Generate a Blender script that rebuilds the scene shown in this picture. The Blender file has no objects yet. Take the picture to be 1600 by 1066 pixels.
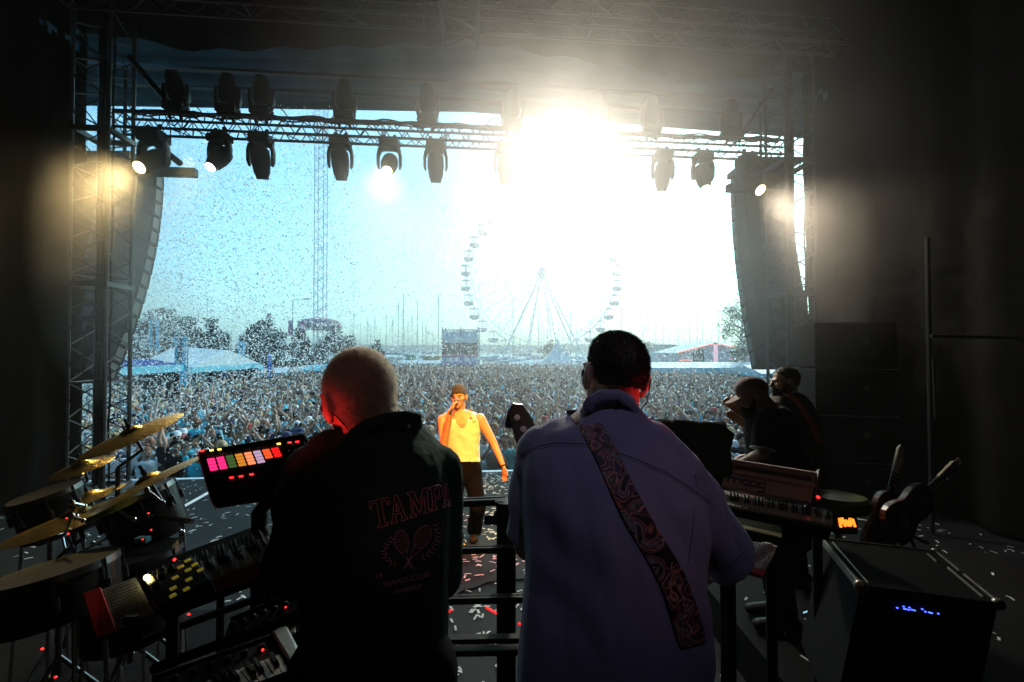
import bpy, bmesh, math, random
import numpy as np
from mathutils import Vector, Matrix, noise
from mathutils.bvhtree import BVHTree
R = math.radians
random.seed(7); np.random.seed(7)
scene = bpy.context.scene
COL = scene.collection
# ---------------------------------------------------------------- camera
F = 711.1; PITCH = R(0.967); EYE = 2.15
cam_d = bpy.data.cameras.new("camera"); cam = bpy.data.objects.new("camera", cam_d); COL.objects.link(cam)
cam_d.lens = 16.0; cam_d.sensor_width = 36.0; cam_d.clip_start = 0.05; cam_d.clip_end = 5000
cam.location = (0, 0, EYE); cam.rotation_euler = (R(90)+PITCH, 0, 0)
scene.camera = cam
# ---------------------------------------------------------------- sky, sun, exposure
w = bpy.data.worlds.new("World"); scene.world = w; w.use_nodes = True
nt = w.node_tree; bg = nt.nodes["Background"]
sky = nt.nodes.new("ShaderNodeTexSky"); sky.sky_type = 'NISHITA'; sky.sun_disc = False
sky.sun_elevation = R(36); sky.sun_rotation = R(30); sky.air_density = 1.0; sky.dust_density = 3.0; sky.ozone_density = 2.0
tint = nt.nodes.new("ShaderNodeMix"); tint.data_type = 'RGBA'; tint.blend_type = 'MULTIPLY'; tint.inputs[0].default_value = 1.0
tint.inputs[7].default_value = (0.50, 1.0, 1.06, 1)
nt.links.new(sky.outputs[0], tint.inputs[6]); nt.links.new(tint.outputs[2], bg.inputs[0]); bg.inputs[1].default_value = 0.15
sun_d = bpy.data.lights.new("sun", 'SUN'); sun_d.energy = 1.3; sun_d.angle = R(10); sun_d.color = (1, .95, .88)
sun = bpy.data.objects.new("sun", sun_d); COL.objects.link(sun)
_el, _az = R(36), R(30)
_dir = Vector((math.sin(_az)*math.cos(_el), math.cos(_az)*math.cos(_el), math.sin(_el)))
sun.rotation_euler = _dir.to_track_quat('Z', 'Y').to_euler()
vs = scene.view_settings; vs.view_transform = 'Standard'; vs.look = 'None'; vs.exposure = 0.95; vs.gamma = 1
cy = scene.cycles
cy.use_denoising = True; cy.max_bounces = 5; cy.diffuse_bounces = 2; cy.glossy_bounces = 2; cy.transmission_bounces = 4
cy.transparent_max_bounces = 8; cy.volume_bounces = 0; cy.sample_clamp_indirect = 3.0; cy.caustics_reflective = False; cy.caustics_refractive = False
# ---------------------------------------------------------------- helpers
def P(px, py, d):
    """a place at depth d (metres in front of the viewer) seen towards a direction of the photograph"""
    x = (px-800)/F; z = -(py-533)/F
    yy = math.cos(PITCH) - z*math.sin(PITCH); zz = math.sin(PITCH) + z*math.cos(PITCH)
    s = d/yy
    return Vector((x*s, d, EYE+zz*s))
PHI = R(5.3)
def St(xs, off, z):
    """stage frame: xs along the stage front, off = distance in front of the truss line"""
    c, s = math.cos(PHI), math.sin(PHI)
    return Vector((xs*c - off*s, 7.6 + xs*s + off*c, z))
def V(*a): return Vector(a)
MATS = {}
def mat(name, col=(.5,.5,.5), rough=.6, metal=0., var=.25, scale=8., emit=None, es=0., bump=0., bscale=None, spec=.5, sheen=0., trans=0.):
    if name in MATS: return MATS[name]
    if max(col) < .03 and metal < .3 and not emit: spec = min(spec, .05)
    m = bpy.data.materials.new(name); m.use_nodes = True; n = m.node_tree; b = n.nodes["Principled BSDF"]
    b.inputs["Roughness"].default_value = rough; b.inputs["Metallic"].default_value = metal
    b.inputs["Specular IOR Level"].default_value = spec
    if sheen: b.inputs["Sheen Weight"].default_value = sheen
    tc = n.nodes.new("ShaderNodeTexCoord"); nz = n.nodes.new("ShaderNodeTexNoise")
    nz.inputs["Scale"].default_value = scale; nz.inputs["Detail"].default_value = 4
    n.links.new(tc.outputs["Object"], nz.inputs["Vector"])
    cr = n.nodes.new("ShaderNodeValToRGB"); cr.color_ramp.elements[0].position = .3; cr.color_ramp.elements[1].position = .7
    cr.color_ramp.elements[0].color = (*[c*(1-var) for c in col], 1); cr.color_ramp.elements[1].color = (*[min(1, c*(1+var)) for c in col], 1)
    n.links.new(nz.outputs["Fac"], cr.inputs[0]); n.links.new(cr.outputs[0], b.inputs["Base Color"])
    if bump:
        bp = n.nodes.new("ShaderNodeBump"); bp.inputs["Strength"].default_value = bump; bp.inputs["Distance"].default_value = .01
        nb = n.nodes.new("ShaderNodeTexNoise"); nb.inputs["Scale"].default_value = bscale or scale*6; nb.inputs["Detail"].default_value = 5
        n.links.new(tc.outputs["Object"], nb.inputs["Vector"]); n.links.new(nb.outputs["Fac"], bp.inputs["Height"]); n.links.new(bp.outputs[0], b.inputs["Normal"])
    if emit: b.inputs["Emission Color"].default_value = (*emit, 1); b.inputs["Emission Strength"].default_value = es
    if trans:
        tr = n.nodes.new("ShaderNodeBsdfTranslucent"); mx = n.nodes.new("ShaderNodeMixShader"); mx.inputs[0].default_value = trans
        n.links.new(cr.outputs[0], tr.inputs[0]); n.links.new(b.outputs[0], mx.inputs[1]); n.links.new(tr.outputs[0], mx.inputs[2])
        n.links.new(mx.outputs[0], n.nodes["Material Output"].inputs[0])
    MATS[name] = m; return m
def tag(o, label=None, cat=None, group=None, kind=None):
    if label: o["label"] = label
    if cat: o["category"] = cat
    if group: o["group"] = group
    if kind: o["kind"] = kind
    return o
def empty(name, loc, label=None, cat=None, group=None, rz=0, kind=None):
    o = bpy.data.objects.new(name, None); COL.objects.link(o); o.location = loc; o.rotation_euler[2] = rz; o.empty_display_size = .1
    return tag(o, label, cat, group, kind)
def setparent(o, parent):
    if parent is not None:
        o.parent = parent
        if not getattr(setparent, 'local', False): o.matrix_parent_inverse = wm(parent).inverted()
def wm(o):
    m = Matrix.LocRotScale(o.location, o.rotation_euler, o.scale)
    if o.parent: return wm(o.parent) @ o.matrix_parent_inverse @ m
    return m
class MB:
    """collects shapes into one mesh; coordinates are world coordinates unless the parent is set local"""
    def __init__(s): s.v = []; s.f = []; s.m = []; s.cur = 0
    def add(s, vs, fs):
        o = len(s.v); s.v += [Vector(v) for v in vs]; s.f += [[i+o for i in f] for f in fs]; s.m += [s.cur]*len(fs); return s
    def box(s, c, size, rot=None):
        c = Vector(c); hx, hy, hz = [a/2 for a in size]; M = rot or Matrix.Identity(3)
        vs = [c + M @ Vector((x*hx, y*hy, z*hz)) for x in (-1,1) for y in (-1,1) for z in (-1,1)]
        return s.add(vs, [(0,1,3,2),(4,6,7,5),(0,4,5,1),(2,3,7,6),(0,2,6,4),(1,5,7,3)])
    def hexa(s, b, t):
        """b, t: four bottom and four top corners in the same order"""
        return s.add(list(b)+list(t), [(0,3,2,1),(4,5,6,7),(0,1,5,4),(1,2,6,5),(2,3,7,6),(3,0,4,7)])
    def tube(s, pts, r, n=8, side=None, cap=True, flat=None):
        pts = [Vector(p) for p in pts]; k = len(pts)
        rs = r if isinstance(r, (list, tuple)) else [r]*k
        rings = []; prev = None
        for i, p in enumerate(pts):
            d = (pts[min(i+1, k-1)] - pts[max(i-1, 0)])
            d = d.normalized() if d.length > 1e-9 else Vector((0,0,1))
            if side is not None: a = Vector(side)
            elif prev is not None: a = prev
            else: a = Vector((1,0,0)) if abs(d.x) < .8 else Vector((0,1,0))
            a = (a - d*a.dot(d)); a = a.normalized() if a.length > 1e-6 else d.orthogonal().normalized(); prev = a; b = d.cross(a)
            ra, rb = rs[i] if isinstance(rs[i], (tuple, list)) else (rs[i], rs[i]*(flat or 1))
            rings.append([p + a*ra*math.cos(2*math.pi*j/n) + b*rb*math.sin(2*math.pi*j/n) for j in range(n)])
        vs = [v for g in rings for v in g]; fs = []
        for i in range(k-1):
            for j in range(n):
                a0 = i*n+j; a1 = i*n+(j+1) % n; fs.append((a0, a1, a1+n, a0+n))
        if cap: fs.append(tuple(reversed(range(n)))); fs.append(tuple((k-1)*n+j for j in range(n)))
        return s.add(vs, fs)
    def cyl(s, p0, p1, r0, r1=None, n=12): return s.tube([p0, p1], [r0, r0 if r1 is None else r1], n)
    def cap(s, p0, p1, r0, r1, side=None, n=14):
        """tapered limb with rounded ends; radii may be (a, b) pairs"""
        p0 = Vector(p0); p1 = Vector(p1); d = (p1-p0); L = d.length; d = d.normalized() if L > 1e-9 else Vector((0,0,1))
        A = r0 if isinstance(r0, tuple) else (r0, r0); B = r1 if isinstance(r1, tuple) else (r1, r1)
        pts = []; rs = []
        for t in (0.05, .25, .6, 1.0):
            q = math.sqrt(max(0, 1-(1-t)**2)); m = min(A); pts.append(p0 - d*m*(1-t)); rs.append((A[0]*q, A[1]*q))
        for t in (1.0, .6, .25, .05):
            q = math.sqrt(max(0, 1-(1-t)**2)); m = min(B); pts.append(p1 + d*m*(1-t)); rs.append((B[0]*q, B[1]*q))
        return s.tube(pts, rs, n, side=side if side is not None else d.orthogonal())
    def ell(s, c, r, rot=None, n=16, k=10):
        c = Vector(c); M = rot or Matrix.Identity(3); vs = []; fs = []
        for i in range(1, k):
            th = math.pi*i/k
            for j in range(n):
                ph = 2*math.pi*j/n
                vs.append(c + M @ Vector((r[0]*math.sin(th)*math.cos(ph), r[1]*math.sin(th)*math.sin(ph), r[2]*math.cos(th))))
        vs += [c + M @ Vector((0,0,r[2])), c + M @ Vector((0,0,-r[2]))]; T = len(vs)-2; B = T+1
        for i in range(k-2):
            for j in range(n):
                a = i*n+j; b = i*n+(j+1) % n; fs.append((a, a+n, b+n, b))
        for j in range(n): fs.append((T, j, (j+1) % n)); fs.append((B, (k-2)*n+(j+1) % n, (k-2)*n+j))
        return s.add(vs, fs)
    def loft(s, rings, cap=True):
        n = len(rings[0]); k = len(rings); fs = []
        for i in range(k-1):
            for j in range(n): a0 = i*n+j; a1 = i*n+(j+1) % n; fs.append((a0, a1, a1+n, a0+n))
        if cap: fs.append(tuple(reversed(range(n)))); fs.append(tuple((k-1)*n+j for j in range(n)))
        return s.add([v for g in rings for v in g], fs)
    def lathe(s, c, axis, prof, n=32, up=None):
        c = Vector(c); d = Vector(axis).normalized(); a = d.orthogonal().normalized(); b = d.cross(a)
        rings = [[c + d*h + a*r*math.cos(2*math.pi*j/n) + b*r*math.sin(2*math.pi*j/n) for j in range(n)] for r, h in prof]
        return s.loft(rings)
    def mesh(s, name='m'):
        me = bpy.data.meshes.new(name); me.from_pydata([tuple(v) for v in s.v], [], s.f); me.polygons.foreach_set('material_index', s.m); me.update(); return me
    def build(s, name, m, parent=None, smooth=False, bevel=0, fix=True):
        me = s.mesh(name)
        for mm in (m if isinstance(m, (list, tuple)) else [m]): me.materials.append(mm)
        if fix:
            bm = bmesh.new(); bm.from_mesh(me); bmesh.ops.recalc_face_normals(bm, faces=bm.faces)
            bm.to_mesh(me); bm.free()
        if smooth:
            me.polygons.foreach_set('use_smooth', [True]*len(me.polygons))
            if smooth != 'all':
                try: me.set_sharp_from_angle(angle=R(38))
                except Exception: pass
        o = bpy.data.objects.new(name, me); COL.objects.link(o)
        if bevel:
            b = o.modifiers.new("bevel", 'BEVEL'); b.width = bevel; b.segments = 2; b.limit_method = 'ANGLE'
        setparent(o, parent); return o
    def fuse(s, name, m, parent=None, voxel=.01, smooth=6, disp=None, cut=None, factor=.5):
        """fuse overlapping closed shapes into one continuous surface"""
        me = s.mesh(name); bm = bmesh.new(); bm.from_mesh(me); bmesh.ops.recalc_face_normals(bm, faces=bm.faces); bm.to_mesh(me); bm.free()
        o = bpy.data.objects.new(name, me); COL.objects.link(o)
        md = o.modifiers.new("r", 'REMESH'); md.mode = 'VOXEL'; md.voxel_size = voxel; md.adaptivity = 0
        if smooth: sm = o.modifiers.new("s", 'SMOOTH'); sm.factor = factor; sm.iterations = smooth
        dg = bpy.context.evaluated_depsgraph_get(); dg.update()
        me2 = bpy.data.meshes.new_from_object(o.evaluated_get(dg)); me2.name = name
        o.modifiers.clear(); o.data = me2; bpy.data.meshes.remove(me)
        bm = bmesh.new(); bm.from_mesh(me2); bmesh.ops.recalc_face_normals(bm, faces=bm.faces); bm.to_mesh(me2); bm.free(); me2.update()
        if cut:
            bm = bmesh.new(); bm.from_mesh(me2)
            bmesh.ops.delete(bm, geom=[v for v in bm.verts if cut(v.co)], context='VERTS'); bm.to_mesh(me2); bm.free()
        if disp:
            n = len(me2.vertices); co = np.empty(n*3); me2.vertices.foreach_get('co', co); nn = np.empty(n*3); me2.vertices.foreach_get('normal', nn)
            co = co.reshape(-1, 3); nn = nn.reshape(-1, 3)
            for i in range(n): co[i] += nn[i]*disp(Vector(co[i]))
            me2.vertices.foreach_set('co', co.ravel()); me2.update()
        me2.materials.clear()
        for mm in (m if isinstance(m, (list, tuple)) else [m]): me2.materials.append(mm)
        me2.polygons.foreach_set('use_smooth', [True]*len(me2.polygons))
        setparent(o, parent); return o
def rot_to(d, up=(0,0,1)):
    """matrix whose Z column is d and Y column is near up"""
    z = Vector(d).normalized(); x = Vector(up).cross(z); x = x.normalized() if x.length > 1e-6 else z.orthogonal().normalized(); y = z.cross(x)
    return Matrix((x, y, z)).transposed()
def fbm(p, s, k=3): return noise.fractal(p*s, 1.0, 2.0, k)
class Slab:
    """a flat block: four corner points (tl, tr, br, bl) of its top face and a thickness below it"""
    def __init__(s, tl, tr, br, bl, th):
        s.c = [Vector(q) for q in (tl, tr, br, bl)]; n = (s.c[1]-s.c[3]).cross(s.c[0]-s.c[2]); n.normalize()
        if n.dot(Vector((0,0,EYE)) - s.c[0]) < 0: n = -n
        s.n = n; s.th = th
    def at(s, u, v, h=0.):
        """u right, v down in 0..1, h above the face"""
        a = s.c[0].lerp(s.c[1], u); b = s.c[3].lerp(s.c[2], u); return a.lerp(b, v) + s.n*h
    def block(s, mb, u0=0, v0=0, u1=1, v1=1, h0=None, h1=0.):
        h0 = -s.th if h0 is None else h0
        q = [(u0,v1),(u1,v1),(u1,v0),(u0,v0)]
        return mb.hexa([s.at(u, v, h0) for u, v in q], [s.at(u, v, h1) for u, v in q])
def lamp(name, kind, loc, target, energy, color, size=.05, angle=30, blend=.3, parent=None):
    d = bpy.data.lights.new(name, kind); d.energy = energy; d.color = color
    if kind == 'SPOT': d.spot_size = R(angle); d.spot_blend = blend; d.shadow_soft_size = size
    elif kind == 'AREA': d.size = size
    else: d.shadow_soft_size = size
    o = bpy.data.objects.new(name, d); COL.objects.link(o); o.location = loc
    if target is not None: o.rotation_euler = (Vector(loc)-Vector(target)).to_track_quat('Z', 'Y').to_euler()
    if parent: setparent(o, parent)
    return o
def text_mesh(body, size, ext=.0, font=None, bold=0.):
    cu = bpy.data.curves.new("t", 'FONT'); cu.body = body; cu.size = size; cu.extrude = ext; cu.align_x = 'CENTER'; cu.align_y = 'CENTER'; cu.offset = bold; cu.resolution_u = 3
    o = bpy.data.objects.new("t", cu); COL.objects.link(o); dg = bpy.context.evaluated_depsgraph_get(); dg.update()
    me = bpy.data.meshes.new_from_object(o.evaluated_get(dg)); bpy.data.objects.remove(o); bpy.data.curves.remove(cu); return me
def text_on(name, body, origin, xdir, ydir, size, m, parent=None, ext=.002, sx=1., bold=0.):
    """lettering lying in the plane of xdir and ydir"""
    me = text_mesh(body, size, ext, bold=bold); x = Vector(xdir).normalized(); y = Vector(ydir); y = (y - x*y.dot(x)).normalized(); z = x.cross(y)
    M = Matrix((x*sx, y, z)).transposed().to_4x4(); M.translation = Vector(origin); me.transform(M); me.materials.clear(); me.materials.append(m)
    o = bpy.data.objects.new(name, me); COL.objects.link(o); setparent(o, parent); return o
M_BLACK = mat('black_paint', (.012,.012,.013), .45, var=.3)
M_TRUSS = mat('dull_aluminium', (.045,.047,.05), .5, .4, var=.2, scale=30)
M_DRAPE = mat('black_molton', (.0035,.0035,.0033), 1.0, var=.3, scale=3, spec=.03)
M_RUB = mat('black_rubber', (.015,.015,.015), .7)
M_CHROME = mat('chrome', (.7,.7,.72), .18, 1.0, var=.05)
M_WHITE = mat('white_plastic', (.7,.7,.68), .4, var=.08)
# ================================================================ SETTING
GZ = -1.6
def sheet(name, pts, m, z=None, kind='structure', thick=0):
    mb = MB()
    if thick: mb.hexa([Vector(p)-Vector((0,0,thick)) for p in pts], pts)
    else: mb.add(pts, [tuple(range(len(pts)))])
    o = mb.build(name, m); tag(o, kind=kind); return o
M_GROUND = mat('trampled_turf', (.10,.11,.08), .9, var=.4, scale=.6, bump=.5)
sheet('ground', [(-600,-40,GZ),(600,-40,GZ),(600,95,GZ),(-600,95,GZ)], M_GROUND)
M_WATER = mat('harbour_water', (.10,.16,.19), .12, var=.1, scale=.05, bump=.6, bscale=.6)
sheet('water', [(-650,95,GZ-.5),(650,95,GZ-.5),(650,600,GZ-.5),(-650,600,GZ-.5)], M_WATER)
# far wooded shore
mb = MB(); n = 240; x0, x1 = -640, 640
top = []
for i in range(n+1):
    x = x0+(x1-x0)*i/n
    h = 8.0 + 3*fbm(Vector((x*.004, 1, 0)), 1, 4) + 2.0*fbm(Vector((x*.05, 3, 0)), 1, 3) + (4 if x > 250 else 0)*min(1, max(0, (x-250)/100))
    if x < -230: h *= max(.15, 1-(-330-x)/200)
    top.append((x, max(1.5, h)))
for i in range(n):
    (xa, ha), (xb, hb) = top[i], top[i+1]
    mb.add([(xa,560,GZ-1),(xb,560,GZ-1),(xb,575,GZ+hb),(xa,575,GZ+ha),(xb,600,GZ-1),(xa,600,GZ-1)], [(0,1,2,3),(3,2,4,5)])
tag(mb.build('hills', mat('wooded_shore', (.05,.07,.045), .95, var=.5, scale=.05)), kind='structure')
# stage floor, its front edge and the musicians' riser
M_STAGE = mat('stage_boards', (.009,.011,.012), .6, var=.35, scale=1.3, bump=.25, bscale=14)
def stq(xa, xb, oa, ob, z): return [St(xa,oa,z), St(xb,oa,z), St(xb,ob,z), St(xa,ob,z)]
sheet('stage_floor', stq(-9, 8.2, -11, .40, 0.), M_STAGE, thick=.10)
mb = MB(); mb.hexa(stq(-9, 8.2, .405, .50, -.12), stq(-9, 8.2, .405, .50, .006)); 
tag(mb.build('stage_edge', mat('pale_edge_strip', (.55,.6,.62), .35, .3)), kind='structure')
mb = MB(); mb.hexa(stq(-9, 8.2, .40, .44, GZ), stq(-9, 8.2, .40, .44, -.125)); tag(mb.build('stage_skirt', M_DRAPE), kind='structure')
M_RISER = mat('riser_boards', (.004,.004,.0045), .8, spec=.2, var=.35, scale=2, bump=.2)
sheet('left_riser', [(-6,-2.2,.3),(-1.25,-2.2,.3),(-1.75,3.3,.3),(-6,2.9,.3)], M_RISER, thick=.3)
sheet('centre_riser', [(-1.24,-2.2,.3),(1.5,-2.2,.3),(1.5,1.9,.3),(-1.6,1.9,.3)], M_RISER, thick=.3)
sheet('right_riser', [(1.51,-2.2,.3),(4.6,-2.2,.3),(4.3,4.3,.3),(1.51,4.3,.3)], M_RISER, thick=.3)
# tape line on the floor
mb = MB(); a, b = P(262,803,5.9), P(330,764,6.9); a.z = b.z = .004
d = (b-a).normalized(); s_ = Vector((-d.y, d.x, 0))*.035; mb.add([a-s_, b-s_, b+s_, a+s_], [(0,1,2,3)])
tag(mb.build('floor_tape', mat('white_tape', (.6,.65,.68), .5)), kind='structure')

# ---- roof: black ceiling drape, canopy overhang, side drapes with gaps, back drape
def cloth_grid(name, fn, nu, nv, m, skip=None, label=None, cat=None, kind=None, solid=.012):
    vs = [fn(i/nu, j/nv) for j in range(nv+1) for i in range(nu+1)]; fs = []
    for j in range(nv):
        for i in range(nu):
            if skip and skip(i, j): continue
            a = j*(nu+1)+i; fs.append((a, a+1, a+nu+2, a+nu+1))
    mb = MB().add(vs, fs); o = mb.build(name, m, smooth='all', fix=False)
    sd = o.modifiers.new('t', 'SOLIDIFY'); sd.thickness = solid
    return tag(o, label, cat, kind=kind)
def ceil_fn(u, v):
    xs = -7.3+13.2*u; off = -10.2+11.0*v
    z = 7.35 + 1.2*(1-abs(xs+.7)/6.6)*.5 - .12*v + .04*math.sin(xs*6+off)
    if v > .9:
        e = abs(u-.5)*2; off -= (.75*max(0, e-.72)/.28)
    return St(xs, off, z - .55*(v > .97)*0)
cloth_grid('ceiling_drape', ceil_fn, 60, 24, M_DRAPE, label='black drape lining the underside of the stage roof', cat='drape', solid=.03)
M_CANOPY = mat('blue_grey_canopy', (.05,.11,.15), .7, var=.25, scale=2, trans=.35)
def can_fn(u, v):
    xs = -8.6+15.8*u; off = .45+1.75*v
    return St(xs, off, 7.66 - .62*v + .035*math.sin(off*22) + .5*(1-abs(xs+.7)/7.9)*.5)
cloth_grid('roof_canopy', can_fn, 30, 40, M_CANOPY, label='blue-grey fabric canopy over the front edge of the stage', cat='canopy', solid=.02)
def side(name, xs, offs, z0, z1, label, seed, holes):
    def fn(u, v):
        off = offs[0]+(offs[1]-offs[0])*u; z = z0+(z1-z0)*v
        x = xs + .07*math.sin(off*9+seed)*(1-.4*v) + .05*noise.noise(Vector((off*2, z*1.3, seed)))
        if xs > 0:   # creases pulled together at a tie point
            for (oc, zc, a) in [(-2.15, 2.95, .55)]:
                dx, dz = off-oc, z-zc; r = math.hypot(dx, dz); an = math.atan2(dz, dx)
                x += .05*math.cos(an*26)*math.exp(-r*.55)*min(1, r*2)*(1 if dx > -.3 else .3)
        return St(x, off, z)
    rr = random.Random(seed)
    NU, NV = 110, 90
    hs = set()
    for (a, b, c, dd) in holes:
        for i in range(a, b):
            for j in range(c, dd):
                if rr.random() < .5: hs.add((i, j))
    return cloth_grid(name, fn, NU, NV, M_DRAPE, skip=lambda i, j: (i, j) in hs, label=label, cat='drape')
side('side_drape', -6.62, (-10, -.02), 0, 7.45, 'black drape closing the drummer side of the stage', 3, [(101,109,80,84),(96,102,86,89)])
side('side_drape', 5.42, (-10, .22), 0, 7.45, 'creased black drape closing the bass player side of the stage', 5, [(102,109,78,81),(99,104,85,89)])
cloth_grid('back_drape', lambda u, v: St(-7.2+13*u, -9.7+.12*math.sin(u*90), 7.9*v), 120, 4, M_DRAPE, label='black drape across the back of the stage', cat='drape')
# outer wing cloths beside the line arrays are open sky in the photograph: none

# ---- trusses
def lattice(mb, a, b, up, side, w, h, rt=.024, rb=.010, bay=.45, faces=4, n=6):
    """box truss from a to b; a, b = centre line"""
    a = Vector(a); b = Vector(b); d = (b-a); L = d.length; d.normalize(); up = Vector(up).normalized(); side = d.cross(up).normalized(); up = side.cross(d).normalized()
    cs = [(-w/2, -h/2), (w/2, -h/2), (w/2, h/2), (-w/2, h/2)]
    q = lambda c, t: a + d*t + side*cs[c % 4][0] + up*cs[c % 4][1]
    for c in range(4): mb.tube([q(c, 0), q(c, L)], rt, n)
    k = max(1, round(L/bay))
    for f in range(4):
        for i in range(k):
            t0, t1, tm = L*i/k, L*(i+1)/k, L*(i+.5)/k
            mb.tube([q(f, t0), q(f+1, tm)], rb, 4); mb.tube([q(f+1, tm), q(f, t1)], rb, 4)
            if i % 3 == 0: mb.tube([q(f, t0), q(f+1, t0)], rb, 4)
    return mb
ZT = EYE+3.525
mb = lattice(MB(), St(-6.15, 0, ZT), St(4.95, 0, ZT), (0,0,1), None, .27, .25, rt=.022, rb=.009, bay=.34)
o = mb.build('lighting_truss', M_TRUSS, smooth=True); tag(o, 'horizontal aluminium truss across the stage opening carrying the moving lights', 'truss')
# cable looms lying on the truss
rr = random.Random(4)
mb = MB()
for k in range(7):
    pts = []
    for i in range(90):
        xs = -6.0+10.8*i/89
        pts.append(St(xs, .02*math.sin(i*1.3+k)+.03*(k-3)*.7, ZT+.15+.03*abs(math.sin(i*.35+k*2))+.02*rr.random()))
    mb.tube(pts, .014, 5)
for k in range(14):   # hanging loops
    xs = -5.9+10.6*rr.random(); wv = .12+.3*rr.random(); dz = .06+.14*rr.random()
    mb.tube([St(xs+wv*(t/8-.5), .1-.2*(k%2), ZT+.12+ (dz if k % 3 else -dz)*math.sin(math.pi*t/8)) for t in range(9)], .009, 5)
o = mb.build('cable_loom', M_RUB, smooth=True); tag(o, 'bundle of black cables draped along the top of the lighting truss', 'cable')
def tower(xs, off, w, z1, label):
    t = empty('truss_tower', St(xs, off, 0), label, 'tower', 'truss towers at the sides of the stage')
    mb = lattice(MB(), St(xs, off, .06), St(xs, off, z1), (-math.sin(PHI), math.cos(PHI), 0), None, w, w, rt=.03, rb=.012, bay=.52)
    mb.build('lattice_mast', M_TRUSS, t, smooth=True)
    for z in (.05, 3.1, 5.4): 
        mb = MB()
        for sx in (-1, 1):
            mb.box(St(xs+sx*w/2, off, z), (.07, w+.06, .07), Matrix.Rotation(PHI, 3, 'Z')); mb.box(St(xs, off+sx*w/2, z+.005), (w+.07, .06, .07), Matrix.Rotation(PHI, 3, 'Z'))
        mb.build('collar', M_TRUSS, t)
    mb = MB(); mb.box(St(xs, off, .02), (w+.3, w+.3, .035), Matrix.Rotation(PHI, 3, 'Z')); mb.build('base_plate', M_TRUSS, t)
    mb = MB(); 
    for k in range(4):
        mb.tube([St(xs+w*.5-.05*k, off-w*.3-.02*k, z) + Vector((.012*math.sin(z*5+k), 0, 0)) for z in np.linspace(.1, z1-.4, 30)], .014, 5)
    mb.build('cable', M_RUB, t, smooth=True)
    mb = MB(); mb.tube([St(xs, off-.02, .1), St(xs, off-.02, z1)], .045, 8); mb.build('inner_pole', M_BLACK, t, smooth=True)
    return t
tower(-6.28, -.12, .50, 7.5, 'truss tower beside the drum kit, in front of the line array')
tower(4.95, -.02, .52, 7.5, 'truss tower behind the bearded player, beside the sub stack')
# braces and chain hoist near each tower top
def strut(name, pts, r, label, cat, m=M_BLACK, n=6):
    o = MB().tube(pts, r, n).build(name, m, smooth=True); return tag(o, label, cat)
strut('brace', [St(-6.05, .05, 6.75), St(-5.35, .05, 5.9)], .045, 'dark diagonal brace from the drum side tower to the lighting truss', 'brace')
strut('brace', [St(-5.95, .1, 5.62), St(-5.3, .1, 5.1)], .05, 'short thick brace under the truss corner by the drum side', 'brace')
strut('brace', [St(4.7, .05, 6.8), St(4.05, .05, 5.85)], .04, 'dark diagonal brace from the bass side tower to the lighting truss', 'brace')
for (xa, za, xb, zb, lab) in [(-6.2, 5.05, -5.2, 5.05, 'black array bumper beam beneath the truss on the drum side'),(4.0, 5.1, 4.9, 5.1, 'black array bumper beam beneath the truss on the bass side')]:
    tag(MB().box((St(xa,.35,za)+St(xb,.35,zb))/2, ((St(xa,0,0)-St(xb,0,0)).length, .12, .14), Matrix.Rotation(PHI, 3, 'Z')).build('array_beam', M_BLACK, bevel=.01), lab, 'beam')
# roof trusses under the ceiling drape
for (off, lab) in [(-.9,'nearest the lighting truss'),(-2.4,'second from the lighting truss'),(-4.2,'deepest under the ceiling')]:
    mb = lattice(MB(), St(-6.3, off, 7.12), St(5.2, off, 7.12), (0,0,1), None, .3, .4, rt=.025, rb=.012, bay=.8)
    tag(mb.build('roof_truss', M_TRUSS, smooth=True), 'dim cross truss under the black ceiling, '+lab, 'truss', 'roof trusses')
mb = lattice(MB(), St(-.85, -7, 7.0), St(-.85, -.5, 7.0), (0,0,1), None, .5, .3, rt=.03, rb=.014, bay=.7)
tag(mb.build('roof_truss', M_TRUSS, smooth=True), 'dim ladder-like truss running back towards the rear of the ceiling', 'truss', 'roof trusses')
mb = lattice(MB(), St(-7.6, 2.1, 7.46), St(6.5, 2.1, 7.46), (0,0,1), None, .3, .3, rt=.025, rb=.012, bay=.5)
tag(mb.build('roof_truss', M_TRUSS, smooth=True), 'front fascia truss along the outer edge of the canopy', 'truss', 'roof trusses')
mb = MB(); 
for k, z in enumerate((7.16,7.08)): mb.box(St(-.8, 1.0+.45*k, z), (15, .10, .05), Matrix.Rotation(PHI, 3, 'Z'))
tag(mb.build('roof_purlin', M_TRUSS), 'pair of pale aluminium purlins under the canopy', 'purlin')

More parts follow.
